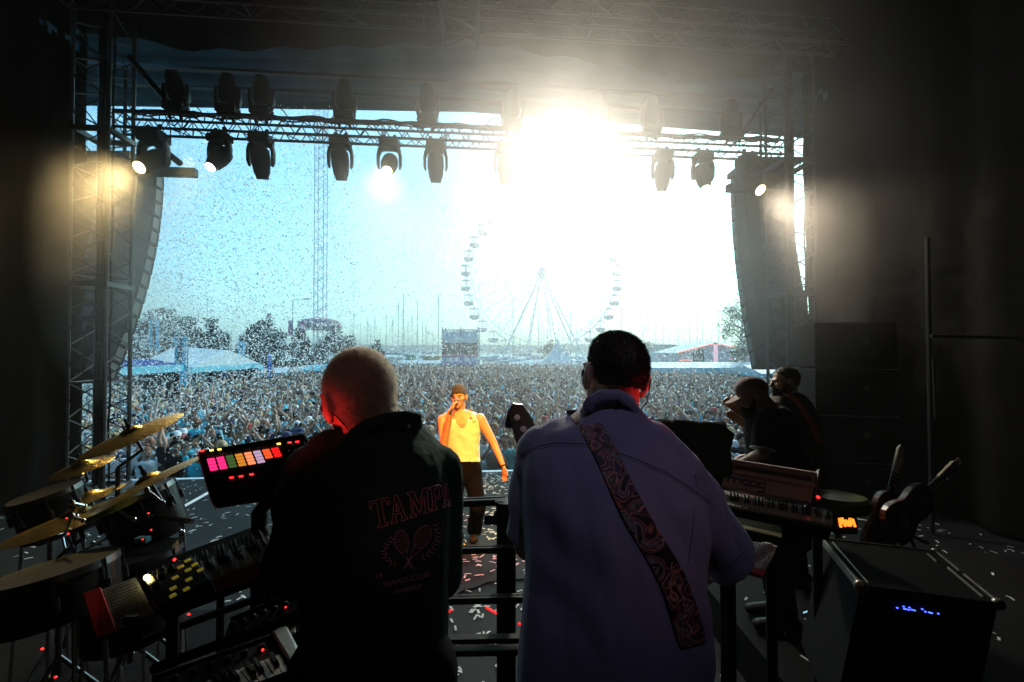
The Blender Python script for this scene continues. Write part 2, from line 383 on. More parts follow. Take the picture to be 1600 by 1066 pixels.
# ---- line arrays
M_CAB = mat('black_speaker_paint', (.006,.006,.0065), .8, spec=.15, var=.3, scale=20, bump=.3, bscale=90)
M_CABS = mat('scuffed_cabinet_side', (.035,.036,.035), .6, var=.4, scale=12)
def array(xin, sgn, dtop, dbot, ztop, zbot, n, wd, label):
    t = empty('line_array', (xin+sgn*wd/2, dtop, ztop), label, 'line array', 'hanging line arrays')
    pts = []
    for i in range(n+1):
        u = i/n; pts.append(Vector((0, dtop+(dbot-dtop)*(u**1.9), ztop+(zbot-ztop)*(u))))
    for i in range(n):
        p, q = pts[i], pts[i+1]; d = (q-p).normalized(); nrm = Vector((0, -d.z, d.y)); nrm = Vector((0,1,0)) if False else nrm
        h = (q-p).length*.985; dep = .62
        Mx = Matrix((Vector((1,0,0)), -d.cross(Vector((1,0,0))), -d)).transposed()
        yaw = Matrix.Rotation(-sgn*R(7), 3, 'Z')
        c = (p+q)/2 + Vector((xin + sgn*wd/2, 0, 0))
        mb = MB()
        # trapezoid cabinet: front wide, rear narrower
        bs = []; ts = []
        for lst, zz in ((bs, -h/2), (ts, h/2)):
            for (x, y) in ((-wd*.43, -dep/2), (wd*.43, -dep/2), (wd/2, dep/2), (-wd/2, dep/2)):
                lst.append(c + yaw @ (Mx @ Vector((x, y, zz))))
        mb.hexa(bs, ts)
        cab = mb.build('cabinet', M_CAB, t, bevel=.006)
        for sx in (-1, 1):
            MB().box(c + yaw @ (Mx @ Vector((sx*(wd/2-.02), dep*.25, 0))), (.06, .16, h*.8), yaw @ Mx).build('rigging_plate', M_CABS, cab)
        MB().box(c + yaw @ (Mx @ Vector((0, -dep/2-.006, 0))), (wd*.4, .02, h*.6), yaw @ Mx).build('connector_panel', M_CABS, cab)
    mb = MB()
    mb.box(Vector((xin+sgn*wd/2, dtop-.05, ztop+.08)), (wd*1.02, .9, .12)); mb.tube([(xin+sgn*wd/2, dtop, ztop+.1), (xin+sgn*wd/2, dtop, 7.3)], .03, 6)
    mb.build('bumper', M_BLACK, t)
    mb = MB()
    for k in range(3): mb.tube([Vector((xin+sgn*(wd*.45+.05*k), dtop-.4+(dbot-dtop)*(j/20)**1.9, ztop+(zbot-ztop)*j/20*1.05)) for j in range(21)], .012, 5)
    mb.build('cable', M_RUB, t, smooth=True)
    return t
array(-6.66, -1, 8.35, 7.35, 5.45, 1.72, 14, 1.0, 'long curved black line array hanging beside the drum side tower')
array(4.62, 1, 9.3, 8.5, 5.75, 1.85, 13, 1.0, 'long curved black line array hanging in hazy light by the bass side tower')

# ---- haze
def haze_box():
    mb = MB(); mb.hexa([(-700,-60,GZ-2.6),(700,-60,GZ-2.6),(700,620,GZ-2.6),(-700,620,GZ-2.6)], [(-700,-60,60),(700,-60,60),(700,620,60),(-700,620,60)])
    m = bpy.data.materials.new('haze_air'); m.use_nodes = True; n = m.node_tree; n.nodes.remove(n.nodes['Principled BSDF'])
    pv = n.nodes.new('ShaderNodeVolumePrincipled'); pv.inputs['Color'].default_value = (.92,.95,.96,1); pv.inputs['Density'].default_value = .0011; pv.inputs['Anisotropy'].default_value = .4
    n.links.new(pv.outputs[0], n.nodes['Material Output'].inputs['Volume'])
    o = mb.build('haze', m); tag(o, kind='stuff'); return o
HAZE = haze_box()
def smoke_box():
    mb = MB(); mb.hexa([St(-6.4,-1.9,1.9), St(5.35,-1.9,1.9), St(5.35,.75,1.9), St(-6.4,.75,1.9)], [St(-6.4,-1.9,7.1), St(5.35,-1.9,7.1), St(5.35,.75,7.1), St(-6.4,.75,7.1)])
    m = bpy.data.materials.new('stage_smoke'); m.use_nodes = True; n = m.node_tree; n.nodes.remove(n.nodes['Principled BSDF'])
    pv = n.nodes.new('ShaderNodeVolumePrincipled'); pv.inputs['Color'].default_value = (.95,.93,.9,1); pv.inputs['Density'].default_value = .002; pv.inputs['Anisotropy'].default_value = .62
    n.links.new(pv.outputs[0], n.nodes['Material Output'].inputs['Volume'])
    return tag(mb.build('stage_smoke', m), kind='stuff')
SMOKE = smoke_box()
def glow_smoke(name, c, r, dens, seed, g=.35, power=1.6):  # added smoke, its density shaped to spread the glow of a lamp
    mb = MB(); mb.ell(c, r, n=24, k=14); m = bpy.data.materials.new(name); m.use_nodes = True; n = m.node_tree; n.nodes.remove(n.nodes['Principled BSDF'])
    tc = n.nodes.new('ShaderNodeNewGeometry'); sb = n.nodes.new('ShaderNodeVectorMath'); sb.operation = 'SUBTRACT'; sb.inputs[1].default_value = c
    dv = n.nodes.new('ShaderNodeVectorMath'); dv.operation = 'DIVIDE'; dv.inputs[1].default_value = r; ln = n.nodes.new('ShaderNodeVectorMath'); ln.operation = 'LENGTH'
    iv = n.nodes.new('ShaderNodeMath'); iv.operation = 'SUBTRACT'; iv.use_clamp = True; iv.inputs[0].default_value = 1.0; pw = n.nodes.new('ShaderNodeMath'); pw.operation = 'POWER'; pw.inputs[1].default_value = power
    nz = n.nodes.new('ShaderNodeTexNoise'); nz.inputs['Scale'].default_value = .9; nz.inputs['Detail'].default_value = 2; mr = n.nodes.new('ShaderNodeMapRange'); mr.inputs[1].default_value = .3; mr.inputs[2].default_value = .7; mr.inputs[3].default_value = .45*dens; mr.inputs[4].default_value = 1.5*dens
    mu = n.nodes.new('ShaderNodeMath'); mu.operation = 'MULTIPLY'; pv = n.nodes.new('ShaderNodeVolumePrincipled'); pv.inputs['Color'].default_value = (.95,.94,.92,1); pv.inputs['Anisotropy'].default_value = g
    L = n.links.new; L(tc.outputs['Position'], sb.inputs[0]); L(sb.outputs[0], dv.inputs[0]); L(dv.outputs[0], ln.inputs[0]); L(ln.outputs['Value'], iv.inputs[1]); L(iv.outputs[0], pw.inputs[0])
    L(tc.outputs['Position'], nz.inputs['Vector']); L(nz.outputs['Fac'], mr.inputs[0]); L(pw.outputs[0], mu.inputs[0]); L(mr.outputs[0], mu.inputs[1]); L(mu.outputs[0], pv.inputs['Density']); L(pv.outputs[0], n.nodes['Material Output'].inputs['Volume'])
    return tag(mb.build(name, m), kind='stuff')
glow_smoke('glow_smoke', tuple(P(880, 285, 6.3)), (4.9, 3.0, 4.3), .18, 1, g=.3, power=1.3)
glow_smoke('glow_smoke', tuple(P(205, 385, 6.9)), (1.1, 1.2, 2.6), .24, 2, power=.6)
glow_smoke('glow_smoke', tuple(P(1215, 400, 7.2)), (1.3, 1.2, 2.8), .16, 3, power=.6)
glow_smoke('glow_smoke', tuple(P(608, 290, 7.3)), (.8, .9, .8), .30, 4, power=.9)
glow_smoke('glow_smoke', tuple(P(338, 285, 7.0)), (.6, .8, .6), .20, 5, power=.9)
# ================================================================ MOVING LIGHTS
M_FIX = mat('moving_light_shell', (.010,.010,.011), .55, var=.3, scale=14, bump=.2)
M_FIX2 = mat('moving_light_arm', (.012,.012,.013), .45, var=.3)
M_LENS = mat('dark_lens', (.03,.035,.04), .08, var=.1)
def lens_on(name, col, s): return mat(name, (.8,.8,.8), .3, var=0, emit=col, es=s)
def xs_of(px):
    u = (px-800)/F; Y = 7.6/(1-math.tan(PHI)*u)*1.0; return (u*Y)/math.cos(PHI)
def fixture(px, tilt, label, sc=1.0, lit=None, pan=0., up=False, dz=0., group='moving lights hanging under the truss', off=0., k_=.76):
    """tilt: degrees of the beam away from straight down towards the viewer (negative: towards the crowd)"""
    sc *= k_
    base = St(xs_of(px), off, ZT - .16*sc + dz) if not up else St(xs_of(px), off, ZT+.20+dz)
    sg = -1 if not up else 1
    t = empty('moving_light', base, label, 'moving light', group, rz=0)
    Rz = Matrix.Rotation(PHI+R(pan), 3, 'Z')
    q = lambda x, y, z: base + Rz @ Vector((x*sc, y*sc, sg*z*sc))
    mb = MB(); mb.box(q(0,0,.09), (.40*sc,.30*sc,.15*sc), Rz); mb.box(q(0,0,-.01), (.30*sc,.20*sc,.05*sc), Rz)
    for sx in (-1,1): mb.tube([q(sx*.21,0,.03), q(sx*.235,0,.10), q(sx*.21,0,.15)], .015*sc, 6)
    mb.build('base', M_FIX, t, bevel=.015)
    mb = MB()
    for sx in (-1,1): mb.tube([q(sx*.12,0,.16), q(sx*.2,0,.20), q(sx*.235,0,.32), q(sx*.235,0,.52), q(sx*.22,0,.60)], [(.10*sc,.06*sc),(.10*sc,.05*sc),(.095*sc,.035*sc),(.085*sc,.03*sc),(.05*sc,.02*sc)], 10, side=Rz @ Vector((0,1,0)))
    mb.build('yoke', M_FIX2, t, smooth=True)
    piv = q(0,0,.50); a = R(tilt)
    ax = Rz @ Vector((0, -math.sin(a), sg*math.cos(a)))
    mb = MB(); mb.lathe(piv, ax, [(.05*sc,-.27*sc),(.125*sc,-.26*sc),(.168*sc,-.20*sc),(.178*sc,-.08*sc),(.178*sc,.05*sc),(.165*sc,.10*sc),(.150*sc,.22*sc),(.118*sc,.30*sc),(.112*sc,.345*sc),(.098*sc,.35*sc)], 28)
    h = mb.build('head', M_FIX, t, smooth=True)
    col, es = ((1,.86,.62), 22) if lit is None or lit is False else lit[:2]
    mb = MB(); mb.lathe(piv, ax, [(.002,.353*sc),(.096*sc,.353*sc),(.096*sc,.340*sc),(.002,.340*sc)], 24)
    mb.build('lens', lens_on('lit_lens_%d' % int(es), col, es) if lit else M_LENS, h)
    for sx in (-.11,.11): MB().tube([q(sx,0,-.04), q(sx,0,-.10)], .02*sc, 6).tube([q(sx,-.02,-.10), q(sx,.02,-.13)], .035*sc, 8).build('clamp', M_FIX2, t)
    if lit and len(lit) > 2:
        lamp('beam', 'SPOT', piv+ax*(.38*sc+.22), piv+ax*5, lit[2], lit[0], size=.28, angle=lit[3], blend=.5, parent=h)
    return t
W1 = (1.0,.80,.50); W2 = (1,.93,.80)
fixture(236, 52, 'lit moving light next to the drum side tower throwing a yellow beam', 1.18, ((1,.72,.32), 16, 430, 70), pan=-10)
fixture(340, 38, 'lit moving light second along the truss with a short warm glow', 1.0, (W1, 12, 60, 46), pan=-20)
fixture(405, -14, 'dark moving light directly next to the second lit one, pointing down', 1.05)
fixture(530, -16, 'dark moving light hanging in front of the lattice ride mast', 1.02)
fixture(607, 46, 'lit moving light above the gap between mast and singer with a white glow', 1.0, (W2, 16, 110, 60))
fixture(680, -14, 'pale grey moving light hanging almost above the singer', 1.0)
fixture(790, -12, 'moving light washed out beside the brightest lamp, on the singer side', 1.0)
BR = fixture(872, 67, 'brightest moving light shining straight at the viewer with a huge glare', 1.05, ((1,.91,.74), 60, 850, 160))
fixture(945, -10, 'moving light washed out beside the brightest lamp, on the wheel side', 1.0)
fixture(1037, -12, 'brownish hazy moving light pointing down past the bright glare', 1.02)
fixture(1100, 22, 'moving light with a small warm lens glow, second from the bass side end', 1.0, (W2, 2, 5, 40))
fixture(1172, 50, 'lit moving light at the bass side end throwing a warm beam', 1.2, ((1,.82,.60), 16, 300, 64), pan=14)
for k, px in enumerate((270, 352, 405, 536, 667, 800, 935, 1020, 1145)):
    fixture(px, 4 if k else 30, 'dark light standing upright on the truss, '+['nearest the drum side tower','over the second lit lamp','over the third hanging lamp','over the lamp in front of the lattice mast','over the lamp above the singer','beside the brightest glare','just past the brightest glare','between glare and bass side','nearest the bass side tower'][k], .98, up=True, group='moving lights standing on the truss')
# unseen stage lights on the players and drums; the fills are added
lamp('front_key', 'SPOT', (1.6,-.6,6.6), P(722,690,5.0), 4600, (1,.50,.07), size=.06, angle=15, blend=.4)
lamp('floor_red', 'SPOT', (-1.9,2.2,6.2), (-.50,5.0,.0), 2000, (1,.06,.01), size=.05, angle=15, blend=.4)
lamp('red_side', 'SPOT', (-.75,.85,1.80), P(552,634,1.13), 7, (1,.03,.03), size=.04, angle=17, blend=.8)
lamp('red_side', 'SPOT', (.72,.98,1.86), P(978,598,1.24), 7, (1,.03,.02), size=.04, angle=15, blend=.9)
lamp('blue_wash', 'SPOT', (.7,-1.2,5.6), P(955,680,1.3), 44, (.72,.64,1), size=.25, angle=16, blend=1.)
lamp('orange_patch', 'SPOT', (2.6,-.5,5.4), P(958,930,1.15), 9, (1,.25,.08), size=.04, angle=5, blend=.6)
lamp('rose_fill', 'SPOT', (-.1,-.6,3.0), P(640,850,1.05), 5, (1,.35,.40), size=.05, angle=9, blend=1.)  # added unseen lamp that brings out the sweatshirt print
lamp('amber_fill', 'SPOT', (2.2,-.6,5.2), P(1200,750,1.9), 12, (1,.70,.60), size=.1, angle=20, blend=1.)  # added unseen lamp that lifts the lettered synthesizer panel
lamp('warm_fill', 'SPOT', (-.7,-.5,3.3), P(566,590,1.12), 11, (1,.50,.46), size=.2, angle=10, blend=1.)  # added unseen fill on the fair-haired head
lamp('drum_gold', 'SPOT', tuple(St(-4.7,-.7,4.9)), P(180,760,2.6), 480, (1,.74,.28), size=.06, angle=15, blend=.6)
# ================================================================ BACKGROUND
def G(px, d, z=GZ): p = P(px, 545, d); p.z = z; return p
def zat(py, d): return P(800, py, d).z
M_STEEL = mat('white_painted_steel', (.78,.80,.82), .4, .1, var=.1)
M_GREYST = mat('grey_steel', (.20,.23,.25), .5, .4, var=.1)
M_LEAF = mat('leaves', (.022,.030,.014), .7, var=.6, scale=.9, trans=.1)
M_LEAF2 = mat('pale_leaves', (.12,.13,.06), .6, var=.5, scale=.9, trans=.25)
M_BARK = mat('bark', (.09,.07,.05), .9, var=.4, scale=8, bump=.6)
def tree(px, d, ytop, wpx, label, seed, m=None, n=5200, cone=.5, low=.22, leaf=.16):
    rr = random.Random(seed); base = G(px, d); H = zat(ytop, d)-GZ; Wd = wpx/F*d/2
    t = empty('tree', base, label, 'tree', 'trees behind the audience')
    mb = MB(); trunk = [base + V(.12*math.sin(k*1.7+seed)*k/4, .1*math.cos(k+seed)*k/4, H*.75*k/6) for k in range(7)]
    mb.tube(trunk, [H*.03*(1-k/8) for k in range(7)], 8)
    tips = []
    for k in range(26):
        h = low+(.92-low)*k/26; p0 = trunk[min(6, int(h*8))]*1.0; p0 = base + V(0,0,H*h*.85)
        a = rr.random()*6.28; prof = (math.sin(math.pi*min(1, (1-h)/(1-low)*.55+.12)))**.8 if cone > .3 else math.sin(math.pi*(h-low+.1)/(1.15-low))**.5
        L = Wd*(.55+.45*rr.random())*prof; e = p0 + V(math.cos(a)*L, math.sin(a)*L, H*.10*rr.random())
        mid = (p0+e)/2 + V(0,0,.04*H); mb.tube([p0, mid, e], [H*.010, H*.007, H*.003], 5); tips += [e, mid, (mid+e)/2]
    tips.append(base+V(0,0,H*.97)); tips.append(base+V(0,0,H*.9))
    mb.build('trunk', M_BARK, t, smooth=True)
    vs = []; fs = []
    cl = [(c, (.10+.16*rr.random())*Wd*1.6) for c in tips]
    for k in range(n):
        c, r = cl[int(rr.random()*len(cl))]
        v = V(rr.gauss(0,1), rr.gauss(0,1), rr.gauss(0,.8)); v = v.normalized()*r*(rr.random()**.4)
        p = c+v
        if p.z > base.z+H: p.z = base.z+H*(.98-.04*rr.random())
        a = V(rr.gauss(0,1), rr.gauss(0,1), rr.gauss(0,1)).normalized(); b = a.orthogonal().normalized(); s = leaf*(.6+.8*rr.random()); o = len(vs)
        vs += [p-a*s, p+b*s*.5, p+a*s, p-b*s*.5]; fs.append((o,o+1,o+2,o+3))
    me = bpy.data.meshes.new('crown'); me.from_pydata([tuple(v) for v in vs], [], fs); me.materials.append(m or M_LEAF)
    o = bpy.data.objects.new('crown', me); COL.objects.link(o); setparent(o, t); return t
tree(252, 46, 482, 120, 'broad dark tree with a rounded crown behind the white tent', 1, n=8000, cone=.1)
tree(205, 27, 528, 85, 'dark low-hanging tree right against the lower end of the line array', 2, n=5500, cone=.1, leaf=.13)
tree(328, 38, 498, 68, 'pointed tree between the two lettered banners', 3, n=6000)
tree(415, 40, 500, 78, 'pointed tree past the second lettered banner', 4, n=6500)
tree(466, 46, 514, 52, 'slim tree under the street lamp by the lattice mast', 5, n=4000)
tree(524, 48, 516, 72, 'rounded tree just past the lattice mast', 6, n=5000, cone=.1)
tree(590, 60, 531, 30, 'small narrow conifer above the blond head', 7, n=2200)
tree(380, 60, 545, 90, 'low bushy tree filling the gap between two pointed trees', 8, n=3500, cone=.1)
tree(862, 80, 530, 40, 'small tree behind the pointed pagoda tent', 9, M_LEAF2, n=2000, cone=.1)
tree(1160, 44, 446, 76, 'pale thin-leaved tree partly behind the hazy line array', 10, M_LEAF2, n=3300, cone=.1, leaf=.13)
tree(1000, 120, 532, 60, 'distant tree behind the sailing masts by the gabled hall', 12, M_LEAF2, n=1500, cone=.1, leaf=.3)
# ---- ride mast with its gondola
t = empty('drop_tower', G(500, 75), 'tall pale lattice ride mast rising out of sight behind the truss', 'ride')
b = G(500, 75); mb = lattice(MB(), b, b+V(0,0,66), (0,1,0), None, 1.5, 1.5, rt=.10, rb=.04, bay=1.7); mb.build('lattice_mast', M_STEEL, t)
b2 = V(b.x, b.y, zat(505, 75)); mb = MB(); mb.lathe(b2, (0,0,1), [(.9,-1.2),(2.6,-1.1),(2.9,-.3),(2.7,.5),(1.0,.9)], 20)
for k in range(16):
    a = k*math.pi/8; c = b2+V(math.cos(a)*3.1, math.sin(a)*3.1, -.4); mb.box(c, (.6,.6,1.3), Matrix.Rotation(a,3,'Z'))
mb.build('gondola', mat('faded_pink_shell', (.45,.28,.32), .5), t)
# ---- ferris wheel
c = P(846, 426, 112); r = 118/F*112
t = empty('ferris_wheel', G(846, 112), 'big white observation wheel almost lost in the glare', 'ferris wheel')
nr = 32
mb = MB()
for yy in (-1.1, 1.1):
    for rad, th in ((r,.08),(r*.93,.05),(r*.5,.04)): mb.tube([c+V(rad*math.cos(a), yy, rad*math.sin(a)) for a in np.linspace(0, 2*math.pi, 97)], th, 5, cap=False)
for k in range(nr):
    a = 2*math.pi*k/nr; mb.tube([c+V(r*math.cos(a),-1.1,r*math.sin(a)), c+V(r*math.cos(a),1.1,r*math.sin(a))], .07, 4)
mb.build('rim', M_STEEL, t)
mb = MB()
for k in range(nr):
    a = 2*math.pi*k/nr
    for yy in (-1.1, 1.1): mb.tube([c+V(0, yy*1.3, 0), c+V(r*math.cos(a), yy, r*math.sin(a))], .035, 4)
mb.build('spokes', M_STEEL, t)
MB().cyl(c-V(0,2.2,0), c+V(0,2.2,0), 1.0, n=20).build('hub', M_STEEL, t)
for yy in (-3.2, 3.2):
    for dx in (-.62, -.25, .25, .62):
        MB().tube([c+V(0,yy*.5,0), V(c.x+dx*r*.9, c.y+yy*1.8, GZ)], .16 if abs(dx) > .3 else .10, 6).build('leg', M_STEEL, t)
gm = mat('gondola_shell', (.80,.76,.76), .5, var=.1, trans=.6); g0 = None
for k in range(nr):
    a = 2*math.pi*(k+.5)/nr; p = c+V((r+.2)*math.cos(a), 0, (r+.2)*math.sin(a))
    if g0 is None:
        mb = MB(); mb.lathe((0,0,-1.9), (0,0,1), [(.5,-.9),(1.15,-.6),(1.25,0),(1.15,.15),(.1,.2)], 14); mb.lathe((0,0,-.15), (0,0,1), [(.1,.35),(1.2,.05),(1.2,-.05),(.1,-.1)], 14)
        for q in range(4): mb.tube([(1.0*math.cos(q*1.57),1.0*math.sin(q*1.57),-1.9),(1.0*math.cos(q*1.57),1.0*math.sin(q*1.57),-.1)], .05, 4)
        g0 = mb.build('gondola', gm, None, smooth=True); g = g0
    else: g = g0.copy(); COL.objects.link(g)
    g.location = p; g.parent = t; g.matrix_parent_inverse = wm(t).inverted()
# ---- front of house tower
d = 52; t = empty('mixing_tower', G(719, d), 'scaffold mixing tower with brown tarpaulin and a pink and violet banner', 'tower')
X = lambda px: P(px, 545, d).x
mb = MB()
for px in (691, 719.5, 747):
    for yy in (0, 2.6): mb.tube([V(X(px), d+yy, GZ), V(X(px), d+yy, zat(511, d))], .055, 6)
for py in (515, 536, 556, 575):
    for yy in (0, 2.6): mb.tube([V(X(691), d+yy, zat(py, d)), V(X(747), d+yy, zat(py, d))], .04, 6)
mb.build('scaffold', M_GREYST, t)
def ypanel(x0, x1, z0, z1, y, m, name, sag=0., nx=12, th=.03):
    vs = []; 
    for k in range(nx+1):
        u = k/nx; s_ = sag*math.sin(math.pi*((u*2) % 1 if nx > 6 else u)); x = x0+(x1-x0)*u
        vs += [V(x, y, z0-s_), V(x, y, z1-s_), V(x, y+th, z0-s_), V(x, y+th, z1-s_)]
    fs = []
    for k in range(nx):
        a = 4*k; fs += [(a,a+4,a+5,a+1),(a+2,a+3,a+7,a+6),(a+1,a+5,a+7,a+3),(a,a+2,a+6,a+4)]
    return MB().add(vs, fs).build(name, m, t, fix=True)
ypanel(X(691.5), X(746.5), zat(535, d), zat(516, d), d+.08, mat('pale_sheeting', (.52,.62,.66), .6, var=.08), 'sheeting', .12)
ypanel(X(690.5), X(747.5), zat(582, d), zat(534.5, d), d+.02, mat('brown_tarpaulin', (.17,.10,.05), .7, var=.3, scale=1.5), 'tarpaulin', .1)
ypanel(X(690), X(748), zat(557.5, d), zat(554, d), d-.06, mat('pink_vinyl', (.75,.28,.36), .5, var=.1), 'pink_band')
ypanel(X(690), X(748), zat(569, d), zat(557.7, d), d-.06, mat('violet_vinyl', (.30,.27,.52), .5, var=.2, scale=1.5), 'violet_band', .08)
text_on('banner_lettering', "JCØZ/EL  BE-W", V(X(718), d-.10, zat(562.4, d)), (1,0,0), (0,0,1), .62, mat('white_print', (.85,.87,.9), .5, var=.03), t, ext=.01, sx=.98, bold=.012)
# ---- banners with vertical lettering
M_CYAN = mat('cyan_fabric', (.03,.42,.62), .6, var=.12, scale=2)
M_INK = mat('dark_print', (.01,.03,.07), .6, var=.1)
def banner(px0, px1, y0, y1, d, txt, label, sub=None, m=None, lean=0.):
    t = empty('banner', G((px0+px1)/2, d), label, 'banner', 'upright banners behind the audience')
    xa, xb = P(px0, 545, d).x, P(px1, 545, d).x; za, zb = zat(y0, d), zat(y1, d)
    mb = MB(); vs = []
    for k in range(9):
        u = k/8; z = za+(zb-za)*u; o = lean*(1-u)
        for (x, y) in ((xa+o*1.0, 0),(xb+o*.4, 0),(xb+o*.4, .03),(xa+o, .03)): vs.append(V(x, d+y+.02*math.sin(k), z))
    fs = [(0,1,2,3),(32,35,34,33)]
    for k in range(8):
        for j in range(4): a = 4*k+j; b = 4*k+(j+1) % 4; fs.append((a,b,b+4,a+4))
    mb.add(vs, fs); mb.build('cloth', m or M_CYAN, t)
    MB().tube([V(xb+.03, d+.02, GZ), V(xb+.03, d+.02, za+.1)], .03, 6).build('pole', M_GREYST, t)
    if txt:
        c = V((xa*1.15+xb*.85)/2+lean*.4, d-.03, za+(zb-za)*.33); text_on('lettering', txt, c, (0,0,1), (-1,0,0), (xb-xa)*.55, M_INK, t, ext=.005, bold=.012)
        if sub: text_on('lettering', sub, V((xa*.7+xb*1.3)/2+lean*.3, d-.03, za+(zb-za)*.36), (0,0,1), (-1,0,0), (xb-xa)*.36, mat('blue_print', (.02,.16,.36), .6), t, ext=.005)
        if sub: text_on('lettering', 'GJ', V((xa+xb)/2+lean*.2, d-.03, za+(zb-za)*.60), (0,0,1), (-1,0,0), (xb-xa)*.6, mat('blue_print', (.02,.16,.36), .6), t, ext=.005)
    return t
banner(275, 292, 526, 606, 24, 'SUNRBURNE', 'cyan banner with vertical dark lettering in front of the white tent', 'zuerst', lean=-.12)
banner(372, 382, 533, 600, 34, 'SUNRBURNE', 'narrower cyan banner with vertical lettering between two pointed trees', 'zuerst')
banner(346, 355, 556, 606, 30, None, 'plain deep blue flag low between the lettered banners', m=mat('blue_fabric', (.02,.16,.55), .6))
banner(418, 424, 552, 600, 33, None, 'thin blue flag in front of the pointed tree past the second banner', m=mat('blue_fabric', (.02,.16,.55), .6))
banner(232, 237, 498, 545, 36, None, 'slim cyan beach flag in front of the broad tree, nearest the line array', m=M_CYAN)
banner(243, 248, 500, 548, 36, None, 'slim cyan beach flag in front of the broad tree, next to a blue one', m=M_CYAN)
M_PINKF = mat('pink_fabric', (.70,.20,.33), .6, var=.2)
for (px, y0, lab) in ((419, 490, 'faded pink flag over the pointed tree past the second banner'), (453, 501, 'faded pink flag beside the street lamp'), (474, 503, 'faded pink flag next to the lattice mast')):
    banner(px-3, px+3, y0, y0+24, 50, None, lab, m=M_PINKF)
# ---- tents
M_TENT = mat('white_tent_cloth', (.62,.70,.74), .6, var=.06, trans=.2)
M_TENTB = mat('cyan_tent_valance', (.10,.45,.58), .6, var=.1)
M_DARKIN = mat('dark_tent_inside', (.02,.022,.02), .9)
def marquee(px0, px1, yr0, yr1, ye, yb, d, label, depth=6., gable=False, inside=True, m=None):
    """px0..px1 wide, ridge height at yr0 (one end) to yr1 (other end), eave at ye, valance bottom at yb"""
    t = empty('tent', G((px0+px1)/2, d), label, 'tent')
    xa, xb = P(px0, 545, d).x, P(px1, 545, d).x; ze, zb = zat(ye, d), zat(yb, d); z0, z1 = zat(yr0, d)*1.0, zat(yr1, d)
    d2 = d+depth; k = (d+depth/2)/d
    if not gable:
        roof = MB().add([V(xa,d,ze),V(xb,d,ze),V(xb,d+depth/2,z1+(z1-EYE)*(k-1)),V(xa,d+depth/2,z0+(z0-EYE)*(k-1)),V(xb,d2,ze),V(xa,d2,ze)], [(0,1,2,3),(3,2,4,5),(0,3,5),(1,4,2),(0,5,4,1)])
    else:
        xm = (xa+xb)/2; roof = MB().add([V(xa,d,ze),V(xb,d,ze),V(xm,d,z0),V(xa,d2,ze),V(xb,d2,ze),V(xm,d2,z0)], [(0,1,2),(3,5,4),(0,2,5,3),(1,4,5,2),(0,3,4,1)])
    roof.build('roof', m or M_TENT, t)
    mb = MB(); mb.box(((xa+xb)/2, d-.05, (ze+zb)/2), (abs(xb-xa)+.1, .04, ze-zb)); mb.box((xa, (d+d2)/2, (ze+zb)/2), (.04, depth, ze-zb)); mb.box((xb, (d+d2)/2, (ze+zb)/2), (.04, depth, ze-zb)); mb.build('valance', M_TENTB, t)
    for q in range(5): x = xa+(xb-xa)*q/4; MB().tube([V(x, d, GZ), V(x, d, zb)], .05, 6).build('pole', M_GREYST, t)
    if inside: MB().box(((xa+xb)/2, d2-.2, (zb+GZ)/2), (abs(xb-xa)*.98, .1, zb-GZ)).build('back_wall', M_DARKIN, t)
    return t
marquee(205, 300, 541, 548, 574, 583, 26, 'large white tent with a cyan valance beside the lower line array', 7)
marquee(300, 350, 560, 562, 575, 582, 32, 'smaller pale tent joining the large white one behind the first banner', 5)
marquee(122, 190, 560, 562, 574, 587, 16, 'blue awning glimpsed through the drum side tower', 3, m=mat('blue_awning', (.02,.06,.30), .7))
marquee(455, 530, 571, 567, 579, 583, 40, 'low teal canopy with upturned edge behind the crowd', 5, m=M_TENTB)
marquee(360, 440, 576, 574, 583, 588, 36, 'small pale stall roof under the trees', 4)
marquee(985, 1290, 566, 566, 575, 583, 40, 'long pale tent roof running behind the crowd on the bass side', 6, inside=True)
marquee(1190, 1260, 570, 573, 584, 590, 30, 'pale blue tent beside the bass side tower', 5)
marquee(625, 690, 563, 563, 568, 571, 62, 'flat pale green stall roof beside the mixing tower', 4)
marquee(795, 850, 566, 562, 572, 576, 60, 'faint pale tent roof below the big wheel', 5, inside=False)
tp = empty('tent', G(873, 58), 'white pagoda tent with a tall pointed roof below the wheel', 'tent')
cx = P(873, 545, 58).x; mb = MB(); prof = [(2.9,zat(571,58)),(2.2,zat(566,58)),(1.3,zat(557,58)),(.55,zat(546,58)),(.12,zat(532,58)),(.02,zat(529,58))]
mb.loft([[V(cx+s1*rr_, 60+s2*rr_, z) for s1, s2 in ((-1,-1),(1,-1),(1,1),(-1,1))] for rr_, z in prof]); mb.build('roof', M_TENT, tp)
for s1 in (-1,1):
    for s2 in (-1,1): MB().tube([V(cx+s1*2.8, 60+s2*2.8, GZ), V(cx+s1*2.8, 60+s2*2.8, zat(571,58))], .06, 6).build('pole', M_STEEL, tp)
